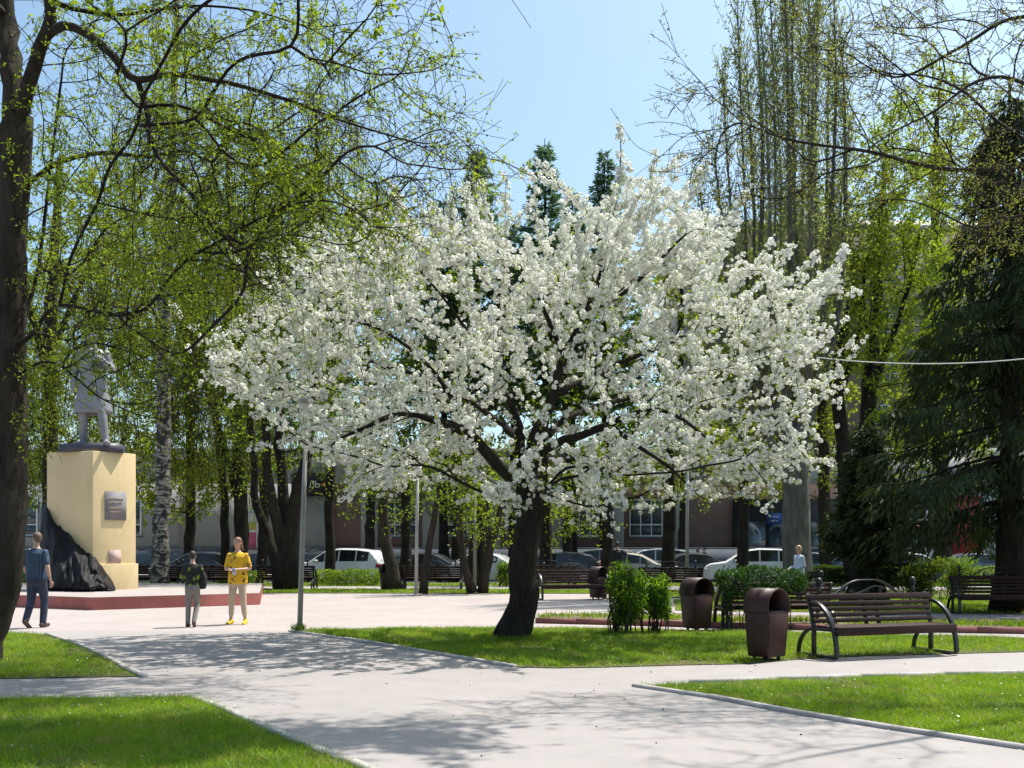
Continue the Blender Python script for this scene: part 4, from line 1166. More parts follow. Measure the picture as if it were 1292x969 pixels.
def make_car(label, loc, rz, kind, paint_m, dark_roof=False):
    d_ = CARS[kind]; W = d_['W']; st = d_['st']
    o = thing("parked_car", label, "car", loc, rz, "cars parked along the road")
    L0, L1 = st[0][0], st[-1][0]; rows = []
    belts = [s_[1] for s_ in st if not s_[2]]; hb = np.interp
    cab = [i for i, s_ in enumerate(st) if s_[2]]; i0, i1 = cab[0], cab[-1]
    bz0, bz1 = st[i0 - 1][1] - .03, st[i1 + 1][1] - .03
    for i, (x_, top, c) in enumerate(st):
        e = min(1, .80 + .5 * min(x_ - L0, L1 - x_)); w = W * min(1, e)
        if c:
            belt = bz0 + (bz1 - bz0) * (x_ - st[i0 - 1][0]) / (st[i1 + 1][0] - st[i0 - 1][0]); wr = w * .78
        else: belt = top - .05; wr = w * .93
        half = [(w * .80, .20), (w * .96, .24), (w, .50), (w * .97, belt), (wr, top - .045), (wr * .88, top), (wr * .45, top + .012)]
        rows.append([(x_, a, b) for a, b in half] + [(x_, -a, b) for a, b in half[::-1]])
    g = Geo(); g.rings(rows); body = g.build("body", paint_m, o, smooth=True)
    try: body.data.set_sharp_from_angle(angle=R(32))
    except Exception: pass
    A = np.array(rows)
    def panel(gg, q, inset=.10, off=.012, ins2=None):
        q = np.array(q); c = q.mean(0); nrm_ = np.cross(q[1] - q[0], q[3] - q[0]); nrm_ /= np.linalg.norm(nrm_)
        if nrm_ @ (c - np.array([c[0] * .6, 0, .7])) < 0: nrm_ = -nrm_
        gg.add(c + (q - c) * (1 - inset) + nrm_ * off, [[0, 1, 2, 3]])
    gw = None
    for sgn, (a, b) in ((1, (3, 4)), (-1, (10, 9))):
        for i in range(i0, i1):
            g = Geo(); panel(g, [A[i][a], A[i + 1][a], A[i + 1][b], A[i][b]], .09); g.build("side_window", M['car_glass'], o)
        g = Geo(); t = A[i0 - 1][a]; panel(g, [t + (A[i0][a] - t) * .35, A[i0][a], A[i0][b], t + (A[i0][b] - t) * .45], .08); g.build("side_window", M['car_glass'], o)
    for nm, i, j in (("windscreen", i0 - 1, i0), ("rear_window", i1 + 1, i1)):
        g = Geo(); p, q = A[i], A[j]
        lo = .12; panel(g, [p[4] + (q[4] - p[4]) * lo, p[9] + (q[9] - p[9]) * lo, q[9], q[4]], .10, .02); g.build(nm, M['car_glass'], o)
    for wx in (L0 + .80, L1 - .80):
        for sy_ in (-1, 1):
            g = Geo(); t = np.linspace(0, 2 * math.pi, 21)[:-1]
            g.rings([[(wx + r_ * math.cos(a), sy_ * yy, .32 + r_ * math.sin(a)) for a in t] for r_, yy in ((.30, W - .19), (.325, W - .17), (.325, W + .005), (.29, W + .02), (.20, W + .012))])
            wo = g.build("wheel", M['tyre'], o, smooth=False)
            g = Geo(); g.rings([[(wx + r_ * math.cos(a), sy_ * yy, .32 + r_ * math.sin(a)) for a in t] for r_, yy in ((.215, W + .004), (.205, W + .022), (.06, W + .028))]); g.build("rim", M['rim'], wo)
    for sy_ in (-1, 1):
        g = Geo(); g.box((L0 + .10, sy_ * W * .70, .70), (.16, .34, .13)); ob = g.build("headlight", M['headlight'], o)
        g = Geo(); g.box((L1 - .10, sy_ * W * .74, .88), (.24, .34, .16)); g.build("taillight", M['tail_red'], o)
        g = Geo(); g.box((st[i0 - 1][0] + .42, sy_ * (W + .07), bz0 + .06), (.12, .18, .12)); g.build("mirror", paint_m, o)
    g = Geo(); g.box((L1 + .005, 0, .62), (.02, .52, .12)); g.build("number_plate", M['plate_white'], o)
    return o
white_p = paint('paint_white', (.72, .72, .72)); silver_p = paint('paint_silver', (.50, .50, .51)); dark_p = paint('paint_dark', (.025, .026, .03))
blue_p = paint('paint_bluegrey', (.09, .115, .15)); beige_p = paint('paint_beige', (.46, .42, .36)); grey_p = paint('paint_grey', (.16, .16, .17))
for px, Z, rz, kd, pm, lab in [
    (430, 46.2, -14, 'suv', white_p, "white estate car behind the clipped hedge, tail to the right"),
    (604, 46.0, -16, 'sedan', silver_p, "silver sedan seen from its rear right corner"),
    (528, 46.6, -10, 'sedan', dark_p, "dark sedan between the white estate car and the silver sedan"),
    (248, 46.4, 4, 'hatch', dark_p, "black hatchback with sunlit roof behind the boy"),
    (706, 46.4, -8, 'hatch', dark_p, "dark hatchback just right of the blossoming trunk"),
    (752, 47.0, -12, 'suv', grey_p, "dark grey car next to the man in dark clothes"),
    (800, 46.2, 168, 'sedan', beige_p, "pale beige sedan behind the man in dark clothes"),
    (822, 49.8, -12, 'suv', white_p, "white car with a dark rear window behind the beige sedan"),
    (862, 46.5, 8, 'sedan', dark_p, "dark sedan left of the tall pale post"),
    (950, 46.0, -10, 'suv', white_p, "large white crossover right of the purple topped person"),
    (1030, 46.3, 172, 'hatch', blue_p, "blue grey hatchback behind the blond woman"),
    (1108, 46.5, 170, 'suv', dark_p, "dark car behind the flared conifer trunk"),
    (1150, 48.6, 176, 'sedan', white_p, "white sedan half hidden by the loose shrub"),
    (1236, 46.2, 178, 'sedan', blue_p, "dark blue sedan behind the hedge at right"),
    (40, 46.3, 0, 'suv', silver_p, "pale car glimpsed left of the monument")]:
    make_car(lab, (XZ(px, Z), Z, -.15), R(rz), kd, pm)

# ------------------------------------------------------------------ the building behind
def building():
    ZB = 62.0
    o = thing("office_building", "long pale and brown building with white framed windows behind the parked cars", "building", (0, ZB, 0))
    X0, X1 = -48.0, 48.0
    g = Geo(); g.box2((X0, .30, -.1), (X1, 14, 7.6)); g.build("wall", M['wall_brown'], o)
    g = Geo(); g.box2((X0 - .02, .02, -.1), (X1 + .02, .32, 1.45)); g.build("plinth", M['plinth'], o)
    g = Geo(); g.box2((X0 - .1, -.08, 1.45), (X1 + .1, .33, 1.55)); g.build("plinth_ledge", M['plinth'], o)
    g = Geo(); g.box2((X0 - .1, .03, 5.55), (X1 + .1, .31, 7.2)); g.build("fascia", M['wall_light'], o)
    g = Geo(); g.box2((X0 - .3, -.3, 7.2), (X1 + .3, 14.2, 7.75)); g.build("cornice", M['wall_light'], o)
    # right hand block rises six storeys
    g = Geo(); g.box2((11.6, .45, 7.75), (X1, 14, 21.4)); g.build("upper_wall", M['wall_upper'], o)
    g = Geo(); V = [(11.0, -.2, 21.4), (X1 + .6, -.2, 21.4), (X1 + .6, 14.6, 21.4), (11.0, 14.6, 21.4), (11.6, 6.0, 24.0), (X1, 6.0, 24.0), (X1, 8, 24.0), (11.6, 8, 24.0)]
    g.add(V, BOXF); g.build("roof", M['roof'], o)
    win = None
    def window(x_, z0, w, h, y_=.28):
        nonlocal win
        if win is None:
            g = Geo(); t = .07
            for a, b in (((-.5, 0), (-.5 + t / 2.0, 1)), ((.5 - t / 2.0, 0), (.5, 1)), ((-.5, 0), (.5, .035)), ((-.5, .965), (.5, 1)), ((-.18, .035), (-.145, .965)), ((.145, .035), (.18, .965)), ((-.465, .30), (.465, .335))):
                g.box2((a[0], -.04, a[1]), (b[0], .03, b[1]))
            win = g.build("window", M['frame_white'], o)
            g = Geo()
            for xa, xb in ((-.465, -.18), (-.145, .145), (.18, .465)):
                for za, zb in ((.035, .30), (.335, .965)):
                    g2 = Geo(); g2.box2((xa, -.006, za), (xb, .006, zb)); p = g2.build("pane", M['glass'], win)
            g = Geo(); g.box2((-.53, -.14, -.045), (.53, .0, 0)); g.build("sill", M['plinth'], win)
            w_ = win
        else:
            w_ = win.copy(); COL.objects.link(w_)
            for ch in win.children:
                c = ch.copy(); COL.objects.link(c); c.parent = w_
        w_.location = (x_, y_ - .02, z0); w_.scale = (w, 1, h)
    pil = None
    for k in range(-11, 12):
        xc = 2.63 + 3.86 * k
        if xc < -11.5 or 13 < xc < 27: continue
        g = Geo(); g.box2((-.52, .06, 1.55), (.52, .31, 5.55)); ob = g.build("pilaster", M['wall_light'], o, (xc, 0, 0)) if pil is None else link("pilaster", pil, o, (xc, 0, 0)); pil = ob.data
        if -10 < xc < 9.5: window(xc + 1.93, 2.25, 2.1, 2.35)
    for k in range(9):
        for fl_ in range(4):
            window(13.6 + 3.3 * k, 8.8 + 3.15 * fl_, 1.7, 1.75, .43)
    # plain light wall on the left with a door, poster case
    g = Geo(); g.box2((-47.5, .10, 1.55), (-11.2, .29, 5.55)); g.build("light_wall", M['wall_light'], o)
    for xx in (-20.8, -27.5):
        g = Geo(); g.box2((xx, -.06, 1.2), (xx + .9, .28, 7.1)); g.build("wall_pier", M['wall_upper'], o)
    for xx in (-24.5, -31): window(xx, 2.3, 2.6, 2.2, .06)
    # shopfronts on the right
    g = Geo(); g.box2((13.9, .05, .05), (26.2, .29, 4.6)); g.build("shopfront", M['shop_dark'], o)
    for k in range(6):
        g = Geo(); g.box2((14.1 + 2.0 * k, -.03, .35), (14.1 + 2.0 * k + 1.75, .04, 3.2)); g.build("shop_window", M['glass'], o)
    g = Geo(); g.box2((23.6, -.12, 3.55), (26.3, .04, 5.4)); g.build("shop_fascia", M['wall_light'], o)
    rr = random.Random(6)
    for k in range(6):
        g = Geo(); g.ball((0, 0, 0), (.07, .05, .09), 8, 6); g.build("shop_lamp", M['warm_lamp'], o, (24.0 + rr.uniform(0, 1.7), -.10, 1.7 + rr.uniform(0, 1.5)))
    g = Geo(); g.box2((27.2, -.10, .6), (29.4, .28, 4.8)); g.build("red_panel", M['shop_red'], o)
    for xx in (26.6, 29.6):
        g = Geo(); g.box2((xx, -.13, 0), (xx + .5 if xx < 28 else xx + .85, .28, 5.5)); g.build("pilaster", M['wall_light'], o)
    # air conditioner fan
    a = thing("air_conditioner", "white air conditioner with dark round fan above the shop window", "air conditioner", (25.25, ZB - .36, 3.25), 0)
    g = Geo(); g.box2((-.55, -.22, 0), (.55, .22, .85)); g.build("casing", M['frame_white'], a)
    g = Geo(); t = np.linspace(0, 2 * math.pi, 21)[:-1]; g.rings([[(.05 + r_ * math.cos(q_), yy, .43 + r_ * math.sin(q_)) for q_ in t] for r_, yy in ((.36, -.22), (.36, -.25), (.30, -.25), (.28, -.235), (.05, -.23))]); g.build("fan", M['sign_black'], a)
    # signs
    def sign(name, label, c, w, h, m, th=.10):
        g = Geo(); g.box((0, 0, 0), (w, th, h)); s_ = g.build(name, m, None, c); return tag(s_, label, "sign")
    s1 = sign("shop_sign", "black shop sign with white letters and a red dot behind the lamp post", ((XZ(391, 61.8)), 61.78, 5.48), 2.3, 1.42, M['sign_black'])
    g = Geo()   # the two letters that show: a Cyrillic L and soft sign, then the dot
    x0 = XZ(390.5, 61.8) - XZ(391, 61.8); hh = .42; zb = -.18
    g.ribbon([(x0, -.065, zb), (x0 + .06, -.065, zb + .04), (x0 + .10, -.065, zb + hh)], np.array([0, 1., 0]), .02, .06)
    g.box((x0 + .19, -.065, zb + hh - .03), (.22, .02, .06)); g.box((x0 + .29, -.0655, zb + hh / 2), (.06, .02, hh))
    x1 = x0 + .40
    g.box((x1, -.0655, zb + hh / 2), (.06, .02, hh)); g.box((x1 + .12, -.065, zb + .03), (.2, .02, .06)); g.box((x1 + .12, -.065, zb + .22), (.2, .02, .06)); g.box((x1 + .23, -.0655, zb + .125), (.06, .02, .20))
    g.build("lettering", M['sign_white'], s1)
    g = Geo(); t = np.linspace(0, 2 * math.pi, 17)[:-1]; g.rings([[(x1 + .55 + r_ * math.cos(q_), yy, zb + .2 + r_ * math.sin(q_)) for q_ in t] for r_, yy in ((.14, -.05), (.14, -.07), (.02, -.072))]); g.build("red_dot", M['sign_red'], s1)
    s2 = sign("blue_sign", "small blue sign with white marks on the dark shopfront", (XZ(977, 61.6), 61.66, 3.35), .95, .70, M['sign_blue'])
    g = Geo()
    for k, (xx, zz, w_) in enumerate(((-.22, .12, .12), (-.02, .12, .1), (.16, .12, .12), (-.1, -.14, .3), (.17, -.14, .1))): g.box((xx, -.06, zz), (w_, .02, .07 if k < 3 else .04))
    g.build("white_marks", M['sign_white'], s2)
    s3 = sign("wall_notice", "white and red notice on the brown wall at far right", (XZ(1262, 61.8), 62.18, 2.30), .98, .98, M['sign_white'], .06)
    g = Geo()
    for zz, w_, h_ in ((.25, .74, .22), (-.03, .8, .2), (-.3, .66, .16)):
        x_ = -w_ / 2
        while x_ < w_ / 2 - .05:
            q_ = rr.uniform(.06, .12); g.box((x_ + q_ / 2, -.035, zz), (q_ * .8, .02, h_)); x_ += q_ + .02
    g.build("red_marks", M['sign_red'], s3)
    s4 = sign("poster_case", "poster case with pink and yellow posters on the light wall", (XZ(316, 61.8), 62.06, 2.5), .95, 2.7, M['frame_white'])
    for zz, h_, m in ((-.55, 1.1, 'poster_pink'), (.42, .5, 'poster_yellow'), (.95, .4, 'sign_white')):
        g = Geo(); g.box((0, -.055, zz), (.62, .02, h_)); g.build("poster", M[m], s4)
building()
for k, (px, Z, h) in enumerate([(418, 60.7, 7.0), (1008, 60.8, 10)]):
    g = Geo(); g.tube([(0, 0, 0), (0, 0, h)], .07, 8); p = g.build("drain_pipe", M['frame_white'], None, (XZ((712, 1246)[k], 61.9), 61.9, -.02), smooth=True)
    tag(p, ("white drain pipe on the pilaster right of the blossoming trunk", "white drain pipe beside the red shop panel")[k], "drain pipe")
# ------------------------------------------------------------------ the blossoming apple tree
def blossom_tree():
    Z0 = 16.6
    T = Tree(11)
    def L(px, py, dz, r): return (*W3(px, py, Z0 + dz), r)
    T.limb([L(643, 809, 0, .33), L(648, 797, 0, .285), L(657, 775, 0, .26), L(662, 750, 0, .245), L(658, 722, 0, .225), L(663, 690, 0, .215), L(668, 655, 0, .22), L(668, 632, 0, .20)], .12)
    T.limb([L(668, 632, 0, .19), L(668, 600, 0, .16), L(677, 555, .1, .15), L(697, 500, .2, .13), L(712, 450, .3, .11), L(738, 398, .5, .085), L(757, 350, .6, .065), L(768, 300, .5, .042), L(778, 250, .4, .020), L(783, 195, .4, .014), L(782, 158, .4, .008)], .2, .012)
    T.limb([L(664, 630, 0, .15), L(640, 600, -.2, .125), L(612, 570, -.5, .11), L(588, 545, -.8, .095), L(548, 530, -1.1, .075), L(505, 520, -1.3, .055), L(460, 540, -1.5, .035), L(410, 560, -1.6, .018)], .2, .012)
    T.limb([L(655, 585, .1, .11), L(655, 540, .2, .09), L(640, 500, .2, .075), L(622, 470, .2, .06), L(590, 420, .1, .045), L(555, 370, 0, .03), L(510, 320, 0, .016)], .2, .012)
    T.limb([L(676, 575, .1, .11), L(700, 560, -.4, .09), L(735, 548, -.9, .08), L(770, 535, -1.3, .07), L(810, 515, -1.6, .05), L(850, 520, -1.9, .035), L(900, 560, -2.2, .018)], .2, .012)
    T.limb([L(697, 500, .2, .09), L(735, 480, .8, .08), L(790, 455, 1.3, .065), L(850, 430, 1.6, .05), L(910, 405, 1.8, .035), L(980, 375, 1.9, .022), L(1060, 365, 1.9, .01)], .2, .012)
    T.limb([L(680, 560, .2, .10), L(720, 525, 1.0, .085), L(780, 505, 1.8, .07), L(860, 490, 2.3, .05), L(940, 480, 2.4, .035), L(1020, 490, 2.4, .018)], .2, .012)
    T.limb([L(660, 560, .2, .10), L(625, 530, 1.0, .08), L(560, 485, 1.7, .065), L(480, 460, 2.2, .045), L(400, 440, 2.3, .03), L(310, 440, 2.2, .015)], .2, .012)
    T.limb([L(588, 545, -.8, .07), L(570, 500, -.8, .06), L(530, 450, -.7, .045), L(470, 410, -.6, .03), L(380, 400, -.5, .015)], .2, .012)
    T.limb([L(712, 450, .3, .075), L(690, 400, -.3, .06), L(665, 350, -.8, .045), L(640, 310, -1.0, .03), L(610, 260, -1.0, .012)], .2, .012)
    T.limb([L(738, 398, .5, .06), L(790, 370, -.2, .05), L(840, 320, -.7, .035), L(880, 280, -.9, .02)], .2, .012)
    T.limb([L(770, 535, -1.3, .05), L(800, 560, -1.8, .04), L(850, 590, -2.2, .025), L(880, 630, -2.4, .012)], .2, .012)
    poly = [(255, 480), (262, 440), (300, 375), (370, 322), (450, 292), (530, 268), (600, 275), (640, 300), (700, 285), (735, 250), (775, 225), (835, 225), (900, 275), (950, 325), (1000, 350), (1040, 380), (1050, 430), (1050, 490), (1030, 530), (1010, 585), (975, 612), (950, 630), (870, 632), (800, 650), (740, 655), (700, 640), (650, 650), (600, 622), (540, 632), (450, 628), (425, 600), (365, 545), (325, 520), (300, 500)]
    rng = np.random.default_rng(5)
    q = in_poly_px(rng, poly, 3900)
    u = (q[:, 0] - 655) / 430; v = np.where(q[:, 1] < 470, (q[:, 1] - 470) / 250, (q[:, 1] - 470) / 185)
    rad = np.minimum(1, np.sqrt(u * u + v * v)); half = 3.0 * np.sqrt(np.maximum(0.03, 1 - rad ** 2))
    dz = half * np.clip(rng.normal(0, .62, len(q)), -1, 1) + .2
    # keep the window onto the limbs under the middle of the crown thin
    core = np.exp(-(((q[:, 0] - 690) / 130) ** 2 + ((q[:, 1] - 520) / 75) ** 2))
    keep = rng.random(len(q)) > core * .75
    q, dz = q[keep], dz[keep]
    # clumps and gaps
    ph = np.sin(q[:, 0] * .045 + 1.3) * np.sin(q[:, 1] * .06 + .4) + np.sin(q[:, 0] * .021 + q[:, 1] * .03)
    keep = rng.random(len(q)) < np.clip(.74 + .34 * ph, .32, 1)
    q, dz = q[keep], dz[keep]
    tg = np.array([W3(a, b, Z0 + c) for (a, b), c in zip(q, dz)])
    T.targets(tg, .22, .30, .05, .035)
    tips = [i for i in range(T.n) if i not in set(T.par[:T.n].tolist())]
    rng.shuffle(tips)
    c0 = W3(670, 480, Z0)
    for i in [q for q in tips if T.P[q, 2] < 7.7][:330]:
        p = T.P[i]; out = unit(p - c0)
        T.shoot(i, out * [.8, .7, .5] + np.array([0, 0, .8 if p[2] > 4.0 else -.15]) + rng.normal(0, .2, 3), rng.uniform(.3, 1.15) if p[2] > 4.2 else rng.uniform(.25, .7), .13, .015)
    def spray(pts):
        C = [(*W3(a, b, Z0 + dz), .012) for a, b, dz in pts]
        T.limb(C, .13, .01)
    for s_ in ([(745, 280, .2), (715, 240, .1), (688, 212, 0), (672, 200, 0)], [(740, 262, -.3), (705, 235, -.4), (660, 218, -.4)], [(618, 300, -.5), (612, 260, -.5), (607, 225, -.5)],
               [(640, 300, -.4), (655, 275, -.4), (672, 255, -.4)], [(815, 250, 0), (838, 215, 0), (862, 195, .1)], [(930, 350, .5), (965, 330, .5), (1006, 308, .5)],
               [(960, 380, .8), (1000, 350, .8), (1035, 318, .8)], [(1000, 385, .6), (1045, 372, .6), (1090, 370, .6)], [(1010, 440, .2), (1045, 440, .2), (1068, 500, .2)],
               [(1000, 470, -.4), (1040, 490, -.4), (1060, 510, -.4)], [(990, 545, -.8), (1015, 575, -.9), (1028, 590, -.9)], [(960, 600, -1), (985, 630, -1.1), (960, 645, -1)],
               [(380, 545, -1), (350, 560, -1.1), (310, 565, -1.1)], [(350, 520, -1), (330, 525, -1), (315, 522, -1)], [(290, 470, 0), (255, 485, 0), (236, 495, 0)], [(450, 600, -1), (440, 620, -1), (430, 632, -1)],
               [(870, 270, .3), (905, 285, .3), (918, 268, .3)], [(775, 640, -1.8), (770, 665, -1.9), (775, 680, -1.9)], [(560, 290, 0), (575, 250, 0), (580, 238, 0)], [(300, 400, .3), (270, 420, .3), (240, 440, .3)],
               [(780, 240, .4), (790, 205, .4), (800, 215, .5)]):
        spray(s_)
    T.R[:T.n] *= np.where(T.P[:T.n, 2] > 3.6, .66, np.where(T.P[:T.n, 2] > 2.5, .86, 1.0))
    T.finish(.0042, 2.5, cap=.035)
    base = W3(648, 808, Z0); base[2] = 0.0
    P, D = T.twig_points(.044, .016, .034); Ps, Ds = T.twig_points(.035, .013, .042); Ps = Ps[Ps[:, 2] > 6.0]; P = np.vstack([P, Ps])
    keep = rng.random(len(P)) < .93; P = P[keep]
    # templates: about 18 petals round a ball, and a few leaves beneath
    tmpl = []
    for k in range(4):
        n = 11; i = np.arange(n) + .5
        ph = np.arccos(1 - 2 * i / n); th = math.pi * (1 + 5 ** .5) * i
        dr = np.stack([np.cos(th) * np.sin(ph), np.sin(th) * np.sin(ph), np.cos(ph)], -1)
        dr = unit(dr + rng.normal(0, .22, dr.shape))
        ta = unit(np.cross(dr, rng.normal(0, 1, dr.shape))); tb = np.cross(dr, ta)
        c = dr * (.040 * rng.uniform(.65, 1.2, (n, 1))); s_ = .025 * rng.uniform(.8, 1.2, (n, 1))
        Q = np.stack([c + ta * s_ + dr * .006, c + tb * s_ - dr * .004, c - ta * s_ + dr * .006, c - tb * s_ - dr * .004], 1)
        tmpl.append(Q.reshape(-1, 3))
    N = len(P)
    print("blossom clusters", N)
    kind = rng.integers(0, 4, N)
    qn = unit(rng.normal(0, 1, (N, 4))); w, x, y, z = qn.T
    RM = np.stack([1 - 2 * (y * y + z * z), 2 * (x * y - z * w), 2 * (x * z + y * w), 2 * (x * y + z * w), 1 - 2 * (x * x + z * z), 2 * (y * z - x * w), 2 * (x * z - y * w), 2 * (y * z + x * w), 1 - 2 * (x * x + y * y)], -1).reshape(-1, 3, 3)
    sc = rng.uniform(.45, 1.08, N)
    # the clusters that show largest: the frontmost in each small cell of the crown's outline
    px = np.round(P[:, 0] / P[:, 1] * 1250 / 40); py = np.round((P[:, 2] - CAM_H) / P[:, 1] * 1250 / 40)
    best = {}
    for i in range(N):
        k = (px[i], py[i])
        if k not in best or P[i, 1] < P[best[k], 1]: best[k] = i
    front = sorted(best.values(), key=lambda i: P[i, 1])[:300]
    fs = np.zeros(N, bool); fs[front] = True
    V, nq = [], 0
    for k in range(4):
        m = (kind == k) & ~fs
        t = tmpl[k]
        V.append((np.einsum('nij,vj->nvi', RM[m], t) * sc[m][:, None, None] + (P[m] - base)[:, None, :]).reshape(-1, 3))
    V = np.concatenate(V)
    PL, DL = T.twig_points(.050, .0145, .055)
    lv, lf = leaf_quads(rng, PL, .052, .026)
    o = make_tree("apple_tree", "white blossoming apple tree with leaning dark trunk on the central lawn", base, T,
                  [(lv, lf, 'leaf_lime', 'leaves')], 'bark_dark', 'bark_dark', .05, .11, cat="blossoming tree")
    mk("blossom", V, [np.arange(len(V)).reshape(-1, 4)], M['blossom'], o, kind="stuff")
    me = []
    for k in range(4):
        q = mk("blossom_cluster", tmpl[k], [np.arange(len(tmpl[k])).reshape(-1, 4)], M['blossom'], o); me.append(q.data)
        i = front[k]; q.location = P[i] - base
    for i in front[4:]:
        q = link("blossom_cluster", me[kind[i]], o, tuple(P[i] - base))
        q.rotation_mode = 'QUATERNION'; q.rotation_quaternion = tuple(qn[i]); q.scale = (sc[i],) * 3
blossom_tree()

# ------------------------------------------------------------------ the near tree on the left
def left_tree():
    T = Tree(21); Z0 = 13.4
    def L(px, py, dz, r): return (*W3(px, py, Z0 + dz), r)
    T.limb([L(-40, 850, 0, .40), L(-28, 805, 0, .34), L(-12, 760, 0, .305), L(2, 700, 0, .295), L(7, 600, 0, .275), L(8, 500, 0, .25), L(10, 400, 0, .225), L(14, 300, 0, .20), L(20, 200, 0, .20), L(22, 150, 0, .20)], .15)
    T.limb([L(20, 165, 0, .16), L(14, 90, .1, .14), L(8, 20, .2, .125), L(2, -80, .2, .10), L(30, -260, .3, .07), L(80, -420, .3, .03)], .2, .015)
    T.limb([L(24, 160, 0, .16), L(36, 110, -.2, .15), L(52, 60, -.3, .14), L(64, 20, -.4, .125), L(75, -60, -.5, .10), L(140, -220, -.8, .07), L(260, -380, -1.2, .03)], .2, .012)
    T.limb([L(56, 48, -.3, .10), L(80, 33, -.5, .095), L(105, 40, -.6, .09), L(130, 58, -.7, .085), L(155, 85, -.8, .08), L(172, 108, -.9, .075), L(205, 92, -1.0, .055), L(250, 97, -1.2, .05), L(310, 110, -1.4, .042), L(360, 125, -1.6, .036), L(410, 145, -1.8, .028), L(470, 165, -2.0, .02), L(540, 185, -2.2, .012)], .15, .01)
    T.limb([L(172, 108, -.9, .06), L(186, 135, -1, .055), L(188, 175, -1.1, .05), L(205, 210, -1.2, .045), L(230, 230, -1.3, .04), L(262, 270, -1.5, .03), L(300, 320, -1.7, .02), L(335, 370, -1.8, .01)], .15, .012)
    T.limb([L(187, 140, -1, .035), L(225, 128, -.8, .032), L(275, 158, -.7, .03), L(320, 178, -.6, .026), L(365, 205, -.5, .022), L(420, 240, -.4, .015), L(480, 290, -.3, .01)], .15, .01)
    T.limb([L(40, 235, 0, .07), L(58, 210, .1, .06), L(95, 198, .2, .055), L(140, 192, .3, .05), L(190, 200, .3, .045), L(235, 188, .2, .04), L(265, 215, .1, .03), L(290, 270, 0, .02), L(330, 330, 0, .01)], .15, .012)
    T.limb([L(70, 10, -.4, .06), L(100, 12, -.3, .05), L(150, 20, 0, .04), L(220, 10, .3, .03), L(300, 10, .6, .025), L(400, 40, .8, .018), L(500, 110, .9, .012), L(600, 180, .9, .007)], .15, .01)
    T.limb([L(15, 440, 0, .06), L(45, 420, -.3, .05), L(65, 385, -.6, .04), L(110, 390, -.9, .03), L(160, 412, -1.2, .024), L(230, 455, -1.5, .014)], .15, .012)
    T.limb([L(20, 420, 0, .05), L(45, 360, .3, .045), L(55, 280, .5, .04), L(66, 200, .6, .035), L(75, 120, .7, .03), L(80, 60, .7, .02)], .15, .012)
    T.limb([L(14, 480, 0, .04), L(60, 455, -.5, .03), L(100, 480, -.8, .022), L(130, 505, -1, .016), L(200, 535, -1.2, .008)], .15, .012)
    # limbs that leave the frame above and carry the rest of the crown
    T.limb([L(75, -60, -.5, .09), L(220, -160, -1.0, .07), L(420, -240, -1.8, .05), L(600, -260, -2.3, .05), L(780, -210, -2.6, .035), L(1000, -160, -2.8, .015)], .3, .02)
    T.limb([L(8, 20, .2, .08), L(-80, -80, -1.5, .06), L(-160, -200, -3, .04), L(-60, -300, -4, .02)], .3, .02)
    rng = np.random.default_rng(8)
    pts = []
    def put(poly, n, d0, d1):
        for a, b in in_poly_px(rng, poly, n): pts.append(W3(a, b, Z0 + rng.uniform(d0, d1)))
    put([(35, 0), (450, 0), (470, 120), (420, 260), (360, 360), (300, 400), (200, 420), (60, 420)], 900, -2.2, 1.6)
    put([(150, 120), (330, 150), (400, 270), (350, 380), (220, 330)], 330, -2.0, .4)
    put([(380, 0), (520, 0), (580, 70), (600, 160), (620, 190), (560, 250), (450, 300), (400, 200)], 240, -1.8, 1.0)
    put([(500, 150), (640, 185), (600, 250), (470, 340), (400, 330)], 90, -1.8, .5)
    put([(150, 400), (230, 420), (260, 500), (210, 550), (160, 500)], 60, -1.4, .3)
    put([(0, 100), (60, 100), (50, 560), (0, 560)], 45, -.5, .4); put([(60, 390), (170, 390), (165, 480), (70, 470)], 70, -1.2, 0); put([(400, -110), (740, -125), (760, -240), (430, -260)], 520, -4.0, -2.5)
    put([(-250, -20), (500, -20), (600, -200), (400, -420), (100, -500), (-250, -300)], 330, -4.2, 2.0)
    put([(540, -125), (1010, -125), (1010, -270), (560, -260)], 420, -3.3, -1.6); put([(150, -60), (540, -60), (540, -200), (200, -220)], 120, -3, -1)  # unseen twigs above the frame, placed to shade path and lawn
    T.targets(np.array(pts), .2, .22, .03, .03)
    tips = list(set(range(T.n)) - set(T.par[:T.n].tolist()))
    for i in tips:
        p = T.P[i]
        for _ in range(2):
            T.shoot(i, [rng.normal(.25, .5), rng.normal(-.1, .5), rng.uniform(-1.1, .35)], rng.uniform(.25, .8), .13, .018)
    T.bushy(2600, .2, .9, lambda r: [r.normal(.25, .55), r.normal(-.1, .5), r.uniform(-1.2, .5)], .14, .02, 3.0, 260)
    T.R[:T.n] *= .62; T.R[:60] /= .62
    T.finish(.0035, 2.7, cap=.02)
    base = W3(-36, 835, Z0); base[2] = 0
    P, D = T.twig_points(.040, .012, .03)
    # clumps: leafy and bare twigs alternate
    keep = rng.random(len(P)) < np.clip(.37 + .42 * np.sin(P[:, 0] * 2.1 + 1) * np.sin(P[:, 2] * 2.3) + .25 * np.sin(P[:, 1] * 3), .10, .95)
    sx = P[:, 0] / P[:, 1] * 1250 + 646; sy = 691 - (P[:, 2] - CAM_H) / P[:, 1] * 1250
    keep &= rng.random(len(P)) < np.where((sx > 420) & (sy < 230), .5, 1)
    keep |= (P[:, 2] > 7.6) & (P[:, 1] < 11.2) & (rng.random(len(P)) < .55)
    P = P[keep]
    P = np.repeat(P, 2, 0) + rng.normal(0, .018, (2 * len(P), 3))
